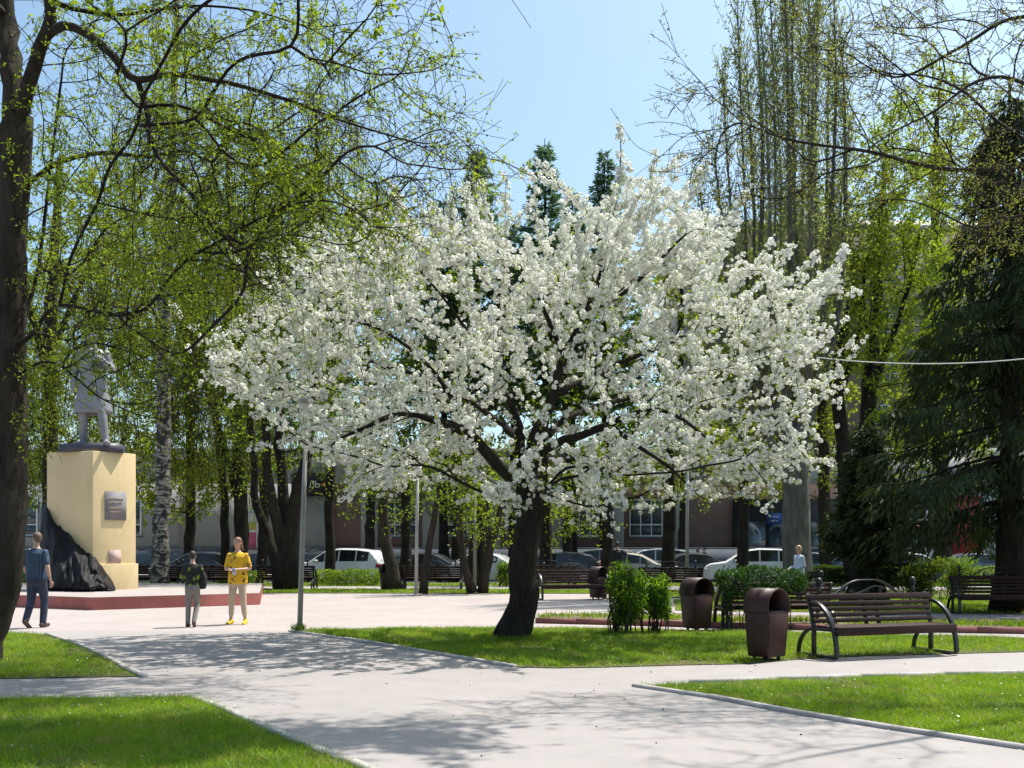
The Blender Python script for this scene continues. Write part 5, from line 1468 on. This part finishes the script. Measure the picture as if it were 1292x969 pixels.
    big = np.where((P[:, 2] > 7.6) & (P[:, 1] < 12.2), 2.0, 1.0)  # leaves above the frame enlarged to deepen the shadow they cast
    lv, lf = leaf_quads(rng, P, .056 * big, .030 * big)
    print("left leaves", len(lf))
    Pb, _ = T.twig_points(2.0, .008, .02)
    sb = Pb[:, 0] / Pb[:, 1] * 1250 + 646
    Pb = Pb[(sb > 330) & (rng.random(len(Pb)) < .7)]
    o = make_tree("leafing_tree", "large dark tree on the near left with arching limbs and young lime leaves", base, T, [(lv, lf, 'leaf_lime', 'leaves')], 'bark_brown', 'twig', .045, .10)
    # last year's little dark fruits on the bare ends
    g = Geo()
    for p in Pb - base:
        g.ball(p, (.014, .014, .016), 5, 4)
    g.build("berries", M['twig'], o, kind="stuff")
left_tree()

# ------------------------------------------------------------------ the tree that reaches in from the right
def right_tree():
    T = Tree(31); Z0 = 11.5
    def L(px, py, dz, r): return (*W3(px, py, Z0 + dz), r)
    T.limb([(*W3(1650, 860, Z0)[:2], 0.0, .34), L(1640, 700, 0, .26), L(1620, 500, 0, .22), L(1590, 350, 0, .19), L(1560, 220, 0, .17)], .25)
    T.limb([L(1560, 220, 0, .12), L(1440, 200, -.2, .085), L(1330, 205, -.3, .06), L(1220, 215, -.4, .045), L(1150, 205, -.4, .04), L(1080, 188, -.4, .034), L(1000, 178, -.4, .027), L(950, 158, -.4, .02), L(900, 125, -.4, .013), L(872, 85, -.4, .009), L(850, 60, -.4, .005)], .15, .01)
    T.limb([L(1590, 350, 0, .10), L(1480, 120, .6, .07), L(1380, 40, 1, .055), L(1290, 20, 1.2, .045), L(1210, 60, 1.2, .035), L(1130, 100, 1.2, .025), L(1060, 60, 1.2, .015), L(1010, 15, 1.2, .008)], .15, .012)
    T.limb([L(1440, 200, -.2, .06), L(1340, 130, -.6, .045), L(1250, 95, -.8, .035), L(1180, 140, -.9, .025), L(1120, 170, -1, .015), L(1040, 230, -1.1, .008)], .15, .012)
    T.limb([L(1560, 220, 0, .08), L(1400, 290, -.4, .05), L(1290, 270, -.6, .035), L(1230, 290, -.8, .025), L(1150, 250, -.9, .014), L(1060, 262, -1, .007)], .15, .012)
    T.limb([L(1560, 220, 0, .12), L(1500, 50, -.5, .10), L(1400, -150, -1.2, .07), L(1330, -260, -1.8, .03)], .3, .02)
    rng = np.random.default_rng(9); pts = []
    def put(poly, n, d0, d1):
        for a, b in in_poly_px(rng, poly, n): pts.append(W3(a, b, Z0 + rng.uniform(d0, d1)))
    put([(1090, -10), (1320, -10), (1320, 320), (1240, 320), (1180, 260), (1120, 200), (1060, 120)], 420, -1.2, 1.5)
    put([(860, 80), (960, 120), (1080, 150), (1150, 220), (1120, 290), (1000, 270), (900, 260), (850, 230), (840, 150)], 150, -1, .6)
    put([(1000, 0), (1120, 0), (1150, 120), (1040, 140), (1010, 80)], 70, .2, 1.5)
    put([(1180, 200), (1300, 200), (1300, 330), (1230, 330)], 130, -1, .8)
    put([(1200, -30), (1500, -30), (1500, -330), (1200, -330)], 90, -2.5, 1)
    T.targets(np.array(pts), .2, .22, .02, .03)
    tips = list(set(range(T.n)) - set(T.par[:T.n].tolist()))
    for i in tips:
        T.shoot(i, [rng.normal(-.3, .5), rng.normal(0, .5), rng.normal(.0, .5)], rng.uniform(.2, .55), .12, .018)
    T.bushy(1100, .2, .6, lambda r: [r.normal(-.4, .5), r.normal(0, .5), r.normal(.1, .5)], .12, .018, 2.0, 40)
    T.R[:T.n] *= .55
    T.finish(.0032, 2.7, cap=.018)
    base = W3(1650, 860, Z0); base[2] = 0
    P, D = T.twig_points(.10, .009, .02)
    P = P[rng.random(len(P)) < np.clip(.55 + .4 * np.sin(P[:, 0] * 3) * np.sin(P[:, 2] * 3.4), .1, 1)]
    P = np.repeat(P, 3, 0) + rng.normal(0, .02, (3 * len(P), 3))
    lv, lf = leaf_quads(rng, P, .038, .018)
    make_tree("budding_tree", "tree at the right edge reaching in with bare budding branches", base, T, [(lv, lf, 'leaf_bud', 'leaves')], 'bark_brown', 'twig', .04, .08)
right_tree()

# ------------------------------------------------------------------ weeping birches, poplars, limes
def weeping(name, label, px, py_base, Z, stems, crown, n_strand, leafm, woodm, seed, L=.15, W=.065, dens=6, strand=(2.0, 5.5), group=None, base_r=.3, n_extra=620):
    """stems: list of pixel polylines with radii; crown: pixel polygon the strands hang in"""
    T = Tree(seed); rng = T.rng
    for st in stems:
        T.limb([(*W3(a, b, Z + dz), r) for a, b, dz, r in st], .5, .03)
    lo = np.min([p[0] for p in crown]); hi = np.max([p[0] for p in crown])
    q = in_poly_px(rng, crown, n_strand)
    cx = (lo + hi) / 2; hw = (hi - lo) / 2
    ends, tg = [], []
    for a, b in q:
        dep = rng.uniform(-1, 1) * max(.8, hw / 1250 * Z * .9 * math.sqrt(max(.05, 1 - ((a - cx) / hw) ** 2)))
        tg.append(W3(a, b, Z + dep))
    T.targets(np.array(tg), .7, .25, .10, .08, .15)
    for i in list(set(range(T.n)) - set(T.par[:T.n].tolist())):
        ln = rng.uniform(*strand)
        if T.P[i, 2] - ln < 2.3: ln = max(.6, T.P[i, 2] - rng.uniform(2.2, 3.4))
        T.shoot(i, [rng.normal(0, .12), rng.normal(0, .12), -1], ln, .4, .035)
    pool = np.arange(40, T.n); pool = pool[T.P[pool, 2] > 4.5]
    for i in rng.choice(pool, n_extra):
        ln = min(rng.uniform(*strand), T.P[i, 2] - rng.uniform(2.2, 3.6))
        if ln > .5:
            T.shoot(i, [rng.normal(0, .22), rng.normal(0, .22), rng.choice([-1, -1, -1, .2])], ln, .45, .05)
    T.finish(.007, 2.7)
    P, D = T.twig_points(1 / dens / 2, .05, .09)
    keep = rng.random(len(P)) < np.clip(.62 + .5 * np.sin(P[:, 0] * 1.3 + seed) * np.sin(P[:, 2] * .9 + seed), .12, 1)
    P = P[keep]
    lv, lf = leaf_quads(rng, P, L, W, np.array([0, 0, -.7]), 1.0)
    base = W3(px, py_base, Z); base[2] = 0
    return make_tree(name, label, base, T, [(lv, lf, leafm, 'leaves')], woodm, 'twig', .05, .08, group)

def crown_tree(name, label, Z, stems, crown, n_t, leafm, woodm, seed, L=.10, W=.06, dens=11, group=None, depth=1.0, sag=.05, up=.3, twig='twig', rt=.007, lo=.15):
    T = Tree(seed); rng = T.rng
    for st in stems:
        T.limb([(*W3(a, b, Z + dz), r) for a, b, dz, r in st], .4, .02)
    xs = [p[0] for p in crown]; cx = (min(xs) + max(xs)) / 2; hw = (max(xs) - min(xs)) / 2
    tg = []
    for a, b in in_poly_px(rng, crown, n_t):
        dep = depth * rng.uniform(-1, 1) * max(.4, hw / 1250 * Z * math.sqrt(max(.05, 1 - ((a - cx) / hw) ** 2)))
        tg.append(W3(a, b, Z + dep))
    T.targets(np.array(tg), .45, .25, sag, .05)
    for i in list(set(range(T.n)) - set(T.par[:T.n].tolist())):
        for _ in range(3):
            T.shoot(i, [rng.normal(0, .5), rng.normal(0, .5), rng.normal(up, .4)], rng.uniform(.4, 1.1), .3, .03)
    T.finish(rt, 2.7)
    P, D = T.twig_points(1 / dens, .05, .12)
    keep = rng.random(len(P)) < np.clip(.6 + .5 * np.sin(P[:, 0] * 1.7 + seed) * np.sin(P[:, 2] * 1.3 + seed), lo, 1)
    P = P[keep]; P = np.repeat(P, 2, 0) + rng.normal(0, .06, (2 * len(P), 3))
    lv, lf = leaf_quads(rng, P, L, W)
    a, b = stems[0][0][:2]; base = W3(a, b, Z); base[2] = 0
    return make_tree(name, label, base, T, [(lv, lf, leafm, 'leaves')], woodm, twig, .05, .07, group)

WG = "weeping trees behind the monument"
weeping("birch_tree", "white barked birch with black scars right of the monument", 203, 742, 36.5,
        [[(202, 743, 0, .36), (203, 700, 0, .31), (205, 600, 0, .27), (207, 500, 0, .25), (208, 400, 0, .22), (212, 300, 0, .19), (218, 180, 0, .15), (222, 60, 0, .11), (226, -60, 0, .05)],
         [(208, 400, 0, .09), (170, 300, .5, .07), (140, 200, .8, .04)], [(210, 330, 0, .09), (260, 240, -.5, .07), (300, 130, -.8, .04)]],
        [(90, 380), (110, 200), (150, 60), (200, -40), (260, 0), (320, 100), (350, 240), (330, 360), (270, 420), (180, 420)], 130, 'leaf_willow', 'bark_birch', 41, dens=6.5, L=.13, W=.06)
weeping("weeping_tree", "yellow green weeping tree directly behind the monument statue", 60, 745, 43,
        [[(62, 736, 0, .4), (64, 600, 0, .34), (62, 450, 0, .28), (70, 300, 0, .2), (75, 200, 0, .1)], [(62, 450, 0, .15), (110, 340, .5, .1), (140, 260, .5, .05)], [(63, 480, 0, .15), (25, 350, -.5, .1)]],
        [(20, 560), (10, 400), (30, 330), (80, 280), (140, 290), (175, 380), (180, 520), (120, 580), (60, 590)], 130, 'leaf_olive', 'bark_brown', 42, strand=(1.2, 4), group=WG, L=.16, W=.075, dens=7)
weeping("weeping_tree", "weeping tree with hanging yellow green curtain between birch and dark trunks", 290, 738, 41,
        [[(303, 738, 0, .34), (304, 640, 0, .28), (300, 520, 0, .24), (296, 400, 0, .2), (290, 280, 0, .14), (285, 150, 0, .07)], [(302, 640, 0, .15), (282, 560, .3, .12), (250, 440, .6, .08), (235, 330, .6, .04)], [(300, 520, 0, .12), (330, 420, 0, .09), (350, 300, 0, .05)], [(284, 738, .6, .2), (283, 640, .6, .17), (272, 520, .6, .12), (262, 420, .6, .06)]],
        [(215, 480), (200, 360), (230, 250), (280, 170), (330, 220), (350, 330), (340, 460), (290, 520)], 130, 'leaf_willow', 'bark_dark', 43, strand=(2, 6), group=WG, dens=7.5, L=.15, W=.07)
weeping("weeping_tree", "many stemmed dark tree with weeping leaves behind the slim lamp post", 360, 742, 36,
        [[(362, 742, 0, .55), (364, 715, 0, .48), (366, 690, 0, .42), (372, 640, 0, .25), (384, 590, 0, .2), (392, 540, 0, .16), (400, 450, 0, .1)],
         [(362, 700, 0, .3), (350, 660, -.2, .22), (338, 610, -.3, .18), (335, 540, -.4, .14), (330, 430, -.4, .09)],
         [(364, 690, 0, .3), (358, 620, .3, .2), (352, 560, .3, .16), (356, 440, .4, .1), (362, 330, .4, .06)],
         [(352, 740, .3, .25), (344, 690, .5, .2), (324, 640, .6, .16), (318, 560, .6, .12), (315, 470, .6, .07)]],
        [(290, 480), (300, 340), (360, 260), (430, 300), (450, 420), (430, 520), (360, 530)], 110, 'leaf_mid', 'bark_dark', 44, strand=(1.0, 3.2), group=WG)
weeping("weeping_tree", "tall weeping tree whose thin strands hang over the left of the blossom", 420, 738, 44,
        [[(417, 737, 0, .24), (416, 640, 0, .21), (418, 520, 0, .19), (415, 380, 0, .16), (405, 240, 0, .11), (395, 120, 0, .05)], [(417, 480, 0, .1), (450, 350, 0, .08), (480, 240, 0, .04)], [(415, 400, 0, .09), (370, 270, 0, .06), (350, 150, 0, .03)]],
        [(320, 330), (330, 150), (380, 60), (440, 110), (490, 240), (500, 340), (430, 400), (360, 400)], 120, 'leaf_olive', 'bark_dark', 45, strand=(1.5, 4.5), group=WG, dens=4.5)

LG = "street trees in front of the building"
def stem(px, py, top, lean, r, bend=0):
    return [(px, py, 0, r * 1.25), (px + lean * .15 + bend * .4, py - 30, 0, r), (px + lean * .5 + bend, (py + top) / 2 - 10, 0, r * .85), (px + lean, top, 0, r * .55)]
crown_tree("street_tree", "crooked brown trunk beside the dark bin left of the blossoming trunk", 35.8,
           [[(497, 745, 0, .34), (494, 715, 0, .24), (487, 680, 0, .19), (484, 640, 0, .17), (486, 560, 0, .12)]], [(440, 650), (450, 590), (500, 560), (545, 600), (545, 650), (500, 665)], 60, 'leaf_mid', 'bark_brown', 51, L=.12, W=.07, group=LG)
crown_tree("street_tree", "thin leaning trunk in front of the dark park bench", 33,
           [[(534, 749, 0, .16), (538, 715, 0, .125), (541, 690, 0, .115), (547, 655, 0, .10), (556, 610, 0, .08)]], [(520, 640), (530, 580), (580, 560), (600, 620), (570, 650)], 45, 'leaf_mid', 'bark_brown', 52, L=.12, W=.07, group=LG)
crown_tree("street_tree", "left trunk of a thin pair growing close together and leaning left", 33.5,
           [[(596, 748, 0, .2), (590, 730, 0, .14), (582, 690, 0, .125), (576, 650, 0, .11), (566, 590, 0, .08)]], [(545, 640), (550, 570), (600, 560), (605, 640)], 45, 'leaf_lime', 'bark_brown', 53, L=.13, W=.07, group=LG)
crown_tree("street_tree", "right trunk of a thin pair growing close together and forking", 33.7,
           [[(609, 748, 0, .2), (613, 725, 0, .15), (619, 690, 0, .125), (629, 655, 0, .10), (640, 600, 0, .08)], [(617, 700, 0, .09), (616, 660, 0, .08), (612, 600, 0, .06)]], [(580, 690), (590, 630), (620, 580), (660, 640), (650, 700), (610, 700)], 55, 'leaf_lime', 'bark_brown', 54, L=.13, W=.07, group=LG)
crown_tree("street_tree", "dark forked trunk by the silver sedan", 40,
           [[(597, 738, 0, .24), (596, 700, 0, .2), (602, 660, 0, .18), (608, 600, 0, .13)], [(606, 737, .2, .2), (607, 690, .2, .19), (606, 640, .2, .17)]], [(560, 640), (580, 560), (650, 560), (660, 640)], 60, 'leaf_mid', 'bark_dark', 55, L=.13, W=.08, group=LG)
crown_tree("street_tree", "dark straight trunk rising behind the white estate car", 45,
           [stem(512, 732, 560, 0, .26)], [(470, 640), (480, 560), (560, 540), (570, 640)], 60, 'leaf_mid', 'bark_dark', 56, L=.13, W=.08, group=LG)
crown_tree("street_tree", "dark upright trunk partly hidden behind the blossoming tree's trunk", 45,
           [stem(689, 732, 560, -2, .28)], [(690, 690), (680, 600), (740, 560), (790, 600), (775, 700), (735, 690)], 80, 'leaf_lime', 'bark_dark', 57, L=.14, W=.08, group=LG)
crown_tree("street_tree", "dark trunk beside the man in dark clothes", 41,
           [stem(766, 736, 560, 4, .25)], [(720, 620), (740, 540), (820, 540), (830, 620)], 60, 'leaf_mid', 'bark_dark', 58, L=.13, W=.08, group=LG)
crown_tree("street_tree", "dark trunk behind the slatted bench near the tall light pole", 44,
           [stem(843, 733, 560, 3, .3)], [(800, 640), (810, 560), (900, 540), (910, 630)], 80, 'leaf_olive', 'bark_dark', 59, L=.13, W=.08, group=LG)
crown_tree("street_tree", "dark straight trunk in front of the white hatchback", 38.5,
           [stem(937, 737, 540, 2, .23)], [(880, 640), (890, 540), (980, 520), (990, 620)], 90, 'leaf_olive', 'bark_dark', 60, L=.12, W=.07, group=LG)

# lime green trees on the right
RG = "lime green trees on the right"
crown_tree("leafy_tree", "leaning dark tree right of the blossom, leafing lime green", 36,
           [[(1078, 735, 0, .36), (1070, 640, 0, .30), (1064, 560, 0, .26), (1055, 470, 0, .22), (1066, 400, 0, .17), (1060, 320, 0, .12), (1045, 240, 0, .06)], [(1060, 500, 0, .12), (1085, 420, .5, .1), (1092, 330, .5, .05)]],
           [(1010, 420), (1020, 290), (1060, 210), (1110, 230), (1120, 330), (1110, 440), (1060, 480)], 330, 'leaf_olive', 'bark_dark', 61, L=.16, W=.085, dens=16, group=RG)
crown_tree("leafy_tree", "upright dark tree left of the big spruce, leafing lime green", 38,
           [[(1096, 735, 0, .40), (1094, 640, 0, .36), (1093, 560, 0, .32), (1098, 470, 0, .26), (1106, 380, 0, .2), (1112, 280, 0, .13), (1118, 180, 0, .06)], [(1096, 500, 0, .16), (1135, 400, .3, .1), (1160, 300, .3, .05)], [(1100, 440, 0, .12), (1075, 340, 0, .08), (1065, 250, 0, .04)]],
           [(1060, 450), (1070, 250), (1110, 130), (1170, 140), (1210, 260), (1220, 420), (1190, 560), (1130, 600), (1100, 520)], 560, 'leaf_lime', 'bark_dark', 62, L=.17, W=.09, dens=17, group=RG)
crown_tree("leafy_tree", "yellow green tree standing behind the big spruce", 46,
           [[(1190, 732, 0, .40), (1188, 600, 0, .34), (1185, 450, 0, .28), (1180, 300, 0, .2), (1182, 150, 0, .1)], [(1186, 480, 0, .16), (1240, 330, 0, .1)], [(1186, 440, 0, .14), (1140, 300, 0, .08)]],
           [(1090, 640), (1090, 350), (1130, 120), (1190, 60), (1260, 130), (1310, 350), (1300, 560), (1200, 640)], 620, 'leaf_olive', 'bark_brown', 63, L=.20, W=.11, dens=14, group=RG)
crown_tree("leafy_tree", "slim olive tree between the poplar and the blossom", 42,
           [[(1042, 736, 0, .28), (1040, 620, 0, .24), (1036, 500, 0, .2), (1030, 380, 0, .14), (1020, 280, 0, .08)]],
           [(960, 640), (975, 420), (1010, 300), (1060, 330), (1075, 480), (1060, 620)], 200, 'leaf_olive', 'bark_brown', 64, L=.17, W=.085, dens=15, group=RG)

def poplar():
    T = Tree(71); rng = T.rng; Z = 32.0
    T.limb([(*W3(1008, 752, Z), .56), (*W3(1006, 700, Z), .46), (*W3(1005, 640, Z), .43), (*W3(1003, 590, Z), .40), (*W3(1000, 540, Z), .34)], .4)
    tops = [(928, -40, 0), (948, -70, 1), (968, -90, -1), (985, -130, .5), (1002, -140, -.5), (1020, -100, 1.2), (1036, -110, -.8), (1052, -60, .2), (1062, 40, 0), (912, 90, .5), (900, 180, -.5), (1072, 160, .6), (880, 230, 0), (940, 60, 1.4), (960, 20, -1.5), (978, 60, 1.6), (1010, 30, 1.8), (1028, 10, -1.6), (1046, 40, 1.2), (990, -60, -1.2)]
    stems_ = []
    for k, (tx, ty, dz) in enumerate(tops):
        sy = 600 - 12 * (k % 5); s0 = np.array([1003, sy])
        mx = 1003 + (tx - 1003) * .72; my = sy - 150
        n0 = T.n; q_ = rng.uniform(.5, 1.2)
        T.limb([(*W3(1003, sy, Z), .13), (*W3(1003 + (tx - 1003) * .35 + rng.normal(0, 6), sy - 70, Z + dz * .3), .105 * q_), (*W3(mx + rng.normal(0, 5), my, Z + dz), .085 * q_), (*W3(mx + (tx - mx) * .5 + rng.normal(0, 7), (my + ty) / 2, Z + dz), .055 * q_), (*W3(tx, ty, Z + dz), .012)], .4, .012)
        stems_.append((n0, T.n))
    for a, b in stems_:
        for i in range(a + 3, b):
            if T.P[i, 2] < 6: continue
            for _ in range(rng.integers(4, 7)):
                th = rng.uniform(0, 2 * math.pi); s_ = rng.uniform(.18, .5)
                T.shoot(i, [math.cos(th) * s_, math.sin(th) * s_, 1], rng.uniform(.5, 1.9), .35, .03)
    T.finish(.008, 2.7)
    P, D = T.twig_points(.055, .05, .08)
    P = P[rng.random(len(P)) < np.clip(.6 + .4 * np.sin(P[:, 2] * 1.1 + P[:, 0] * 2), .15, 1)]
    lv, lf = leaf_quads(rng, P, .12, .055)
    base = W3(1008, 752, Z); base[2] = 0
    make_tree("poplar_tree", "tall columnar poplar with many upright grey stems right of the blossom", base, T, [(lv, lf, 'leaf_poplar', 'leaves')], 'bark_grey', 'twig_grey', .06, .08)
poplar()
BGR = "leafing trees along the building"
for k, (px, Z, crown, lm, lab) in enumerate([
    (130, 52, [(40, 640), (20, 420), (60, 250), (130, 200), (200, 260), (230, 420), (220, 600), (130, 660)], 'leaf_olive', "leafing tree rising just behind the monument pedestal, olive green"),
    (238, 54, [(170, 650), (170, 420), (200, 250), (260, 200), (320, 300), (330, 480), (320, 620), (240, 660)], 'leaf_willow', "leafing tree right of the birch, yellow green to near the ground"),
    (330, 55, [(290, 600), (280, 400), (320, 220), (380, 180), (430, 280), (440, 480), (400, 590)], 'leaf_mid', "leafing tree behind the many stemmed dark tree"),
    (20, 50, [(-60, 640), (-60, 380), (-20, 250), (40, 300), (60, 480), (40, 640)], 'leaf_mid', "leafing tree beyond the near left trunk"),
    (465, 56, [(410, 560), (400, 360), (450, 240), (510, 260), (540, 420), (520, 560)], 'leaf_olive', "leafing tree seen through the left half of the blossom"),
    (575, 57, [(500, 640), (500, 420), (540, 310), (600, 300), (640, 400), (640, 640)], 'leaf_mid', "leafing tree seen through the blossom left of the forked limbs"),
    (715, 55, [(640, 630), (640, 440), (690, 330), (760, 330), (800, 430), (800, 640)], 'leaf_mid', "leafing tree seen through the blossom right of its trunk"),
    (860, 56, [(790, 620), (790, 420), (830, 300), (900, 280), (950, 400), (950, 600)], 'leaf_olive', "leafing tree seen through the right half of the blossom"),
    (1010, 55, [(930, 600), (920, 380), (960, 260), (1040, 240), (1080, 360), (1070, 600)], 'leaf_olive', "leafing tree behind the poplar's trunk")]):
    crown_tree("leafing_tree", lab, Z, [[(px, 727, 0, .3), (px + 3, 600, 0, .24), (px - 2, 450, 0, .18), (px + 2, 300, 0, .08)]], crown, 400, lm, 'bark_brown', 300 + k, L=.31, W=.165, dens=8, group=BGR, rt=.012)

# ------------------------------------------------------------------ conifers
def conifer(name, label, px, Z, height, rad, z0, m, seed, whorl=.42, droop=.25, hang=1.0, needle=(.26, .05), per_m=46, tr=.3, upc=0.0, group=None, skirt=1.0, flat=1.0, bare=0.0):
    rng = np.random.default_rng(seed)
    base = np.array([XZ(px, Z), Z, 0.0])
    o = thing(name, label, "conifer", tuple(base), group=group)
    g = Geo(); h = np.linspace(0, height, 14)
    rr = tr * (1 - h / height) ** .85 + .02; rr[0] *= 1.5; rr[1] *= 1.1
    g.tube(np.stack([rng.normal(0, .02, 14) * (h > 0), rng.normal(0, .02, 14) * (h > 0), h], -1), rr, 12)
    g.build("trunk", M['bark_dark'], o, smooth=True)
    gb = Geo(); PP, AX = [], []
    z = z0
    while z < height - .15:
        t = (z - z0) / (height - z0)
        Lr = rad * (1 - t) ** .85 * skirt + .12
        n = rng.integers(4, 7)
        a0 = rng.uniform(0, 6.28)
        for k in range(n):
            a = a0 + k * 2 * math.pi / n + rng.normal(0, .25); L = Lr * rng.uniform(.65, 1.12)
            if rng.random() < bare: continue
            u = np.linspace(0, 1, 9)
            dr = np.array([math.cos(a), math.sin(a) * flat])
            zz = z + rng.normal(0, .08) + upc * L * u - droop * L * (u ** 1.4) + .22 * droop * L * np.maximum(0, u - .7) / .3
            C = np.stack([dr[0] * L * u, dr[1] * L * u, zz], -1); C[1:-1] += rng.normal(0, .03, (7, 3))
            gb.tube(C, np.linspace(.035 * (.4 + L / 4), .006, 9), 4, False)
            m_ = int(L * per_m) + 4
            uu = rng.random(m_) ** .75
            idx = np.clip((uu * 8).astype(int), 0, 7); f = uu * 8 - idx
            P = C[idx] + (C[idx + 1] - C[idx]) * f[:, None]
            tan = np.array([dr[0], dr[1], -droop]); side = np.array([-dr[1], dr[0], 0])
            sg = rng.choice([-1, 1], m_)[:, None]
            w = (L * .17 * np.sin(np.clip(uu, .05, .97) * math.pi) ** .7 + .05)[:, None]
            P = P + side * sg * w * rng.random((m_, 1)) + np.array([0, 0, -1]) * (rng.random((m_, 1)) ** 2 * .30 * hang)
            ax = tan * .7 + side * sg * .7 + np.array([0, 0, -.55 * hang + upc])
            PP.append(P); AX.append(ax + rng.normal(0, .25, (m_, 3)))
        z += whorl * rng.uniform(.8, 1.2) * (1.0 - .45 * t)
    gb.build("branches", M['bark_dark'], o, kind="stuff")
    P = np.concatenate(PP); A = unit(np.concatenate(AX))
    V, F = leaf_quads(rng, P, needle[0], needle[1], A, .35, .08)
    mk("needles", V, [F], M[m], o, kind="stuff")
    return o
conifer("spruce_tree", "big dark spruce with drooping boughs at the right edge", 1275, 24.0, 13.0, 4.0, 2.7, 'needle_dark', 81, .85, .40, 2.4, (.32, .065), 150, .32, .10, bare=.16)
conifer("spruce_tree", "low bushy dark conifer with flared trunk behind the near bench", 1092, 26.5, 4.9, 1.45, .75, 'needle_dark', 82, .22, .12, .8, (.26, .05), 130, .48, .15, skirt=1.0, bare=.14)
CG = "larches beyond the blossom"
for k, (px, Z, h, r) in enumerate([(603, 57, 24.6, 2.6), (688, 56.5, 24.9, 2.7), (763, 57.5, 24.6, 2.2), (648, 58, 20.5, 2.2), (722, 58, 22.3, 2.0), (560, 57, 21.5, 2.2)]):
    conifer("larch_tree", ["blue green larch top left of the forked blossom shoots", "tallest blue green larch above the middle of the blossom", "narrow larch top just left of the tallest blossom shoot", "short larch in the gap behind the left blossom shoots", "slim larch close behind the tallest larch", "larch mostly hidden by the near tree's hanging twigs"][k],
            px, Z, h, r * 1.3, 9.5, 'needle_larch', 83 + k, .62, .05, .45, (.36, .085), 66, .26, .30, group=CG, bare=.1)
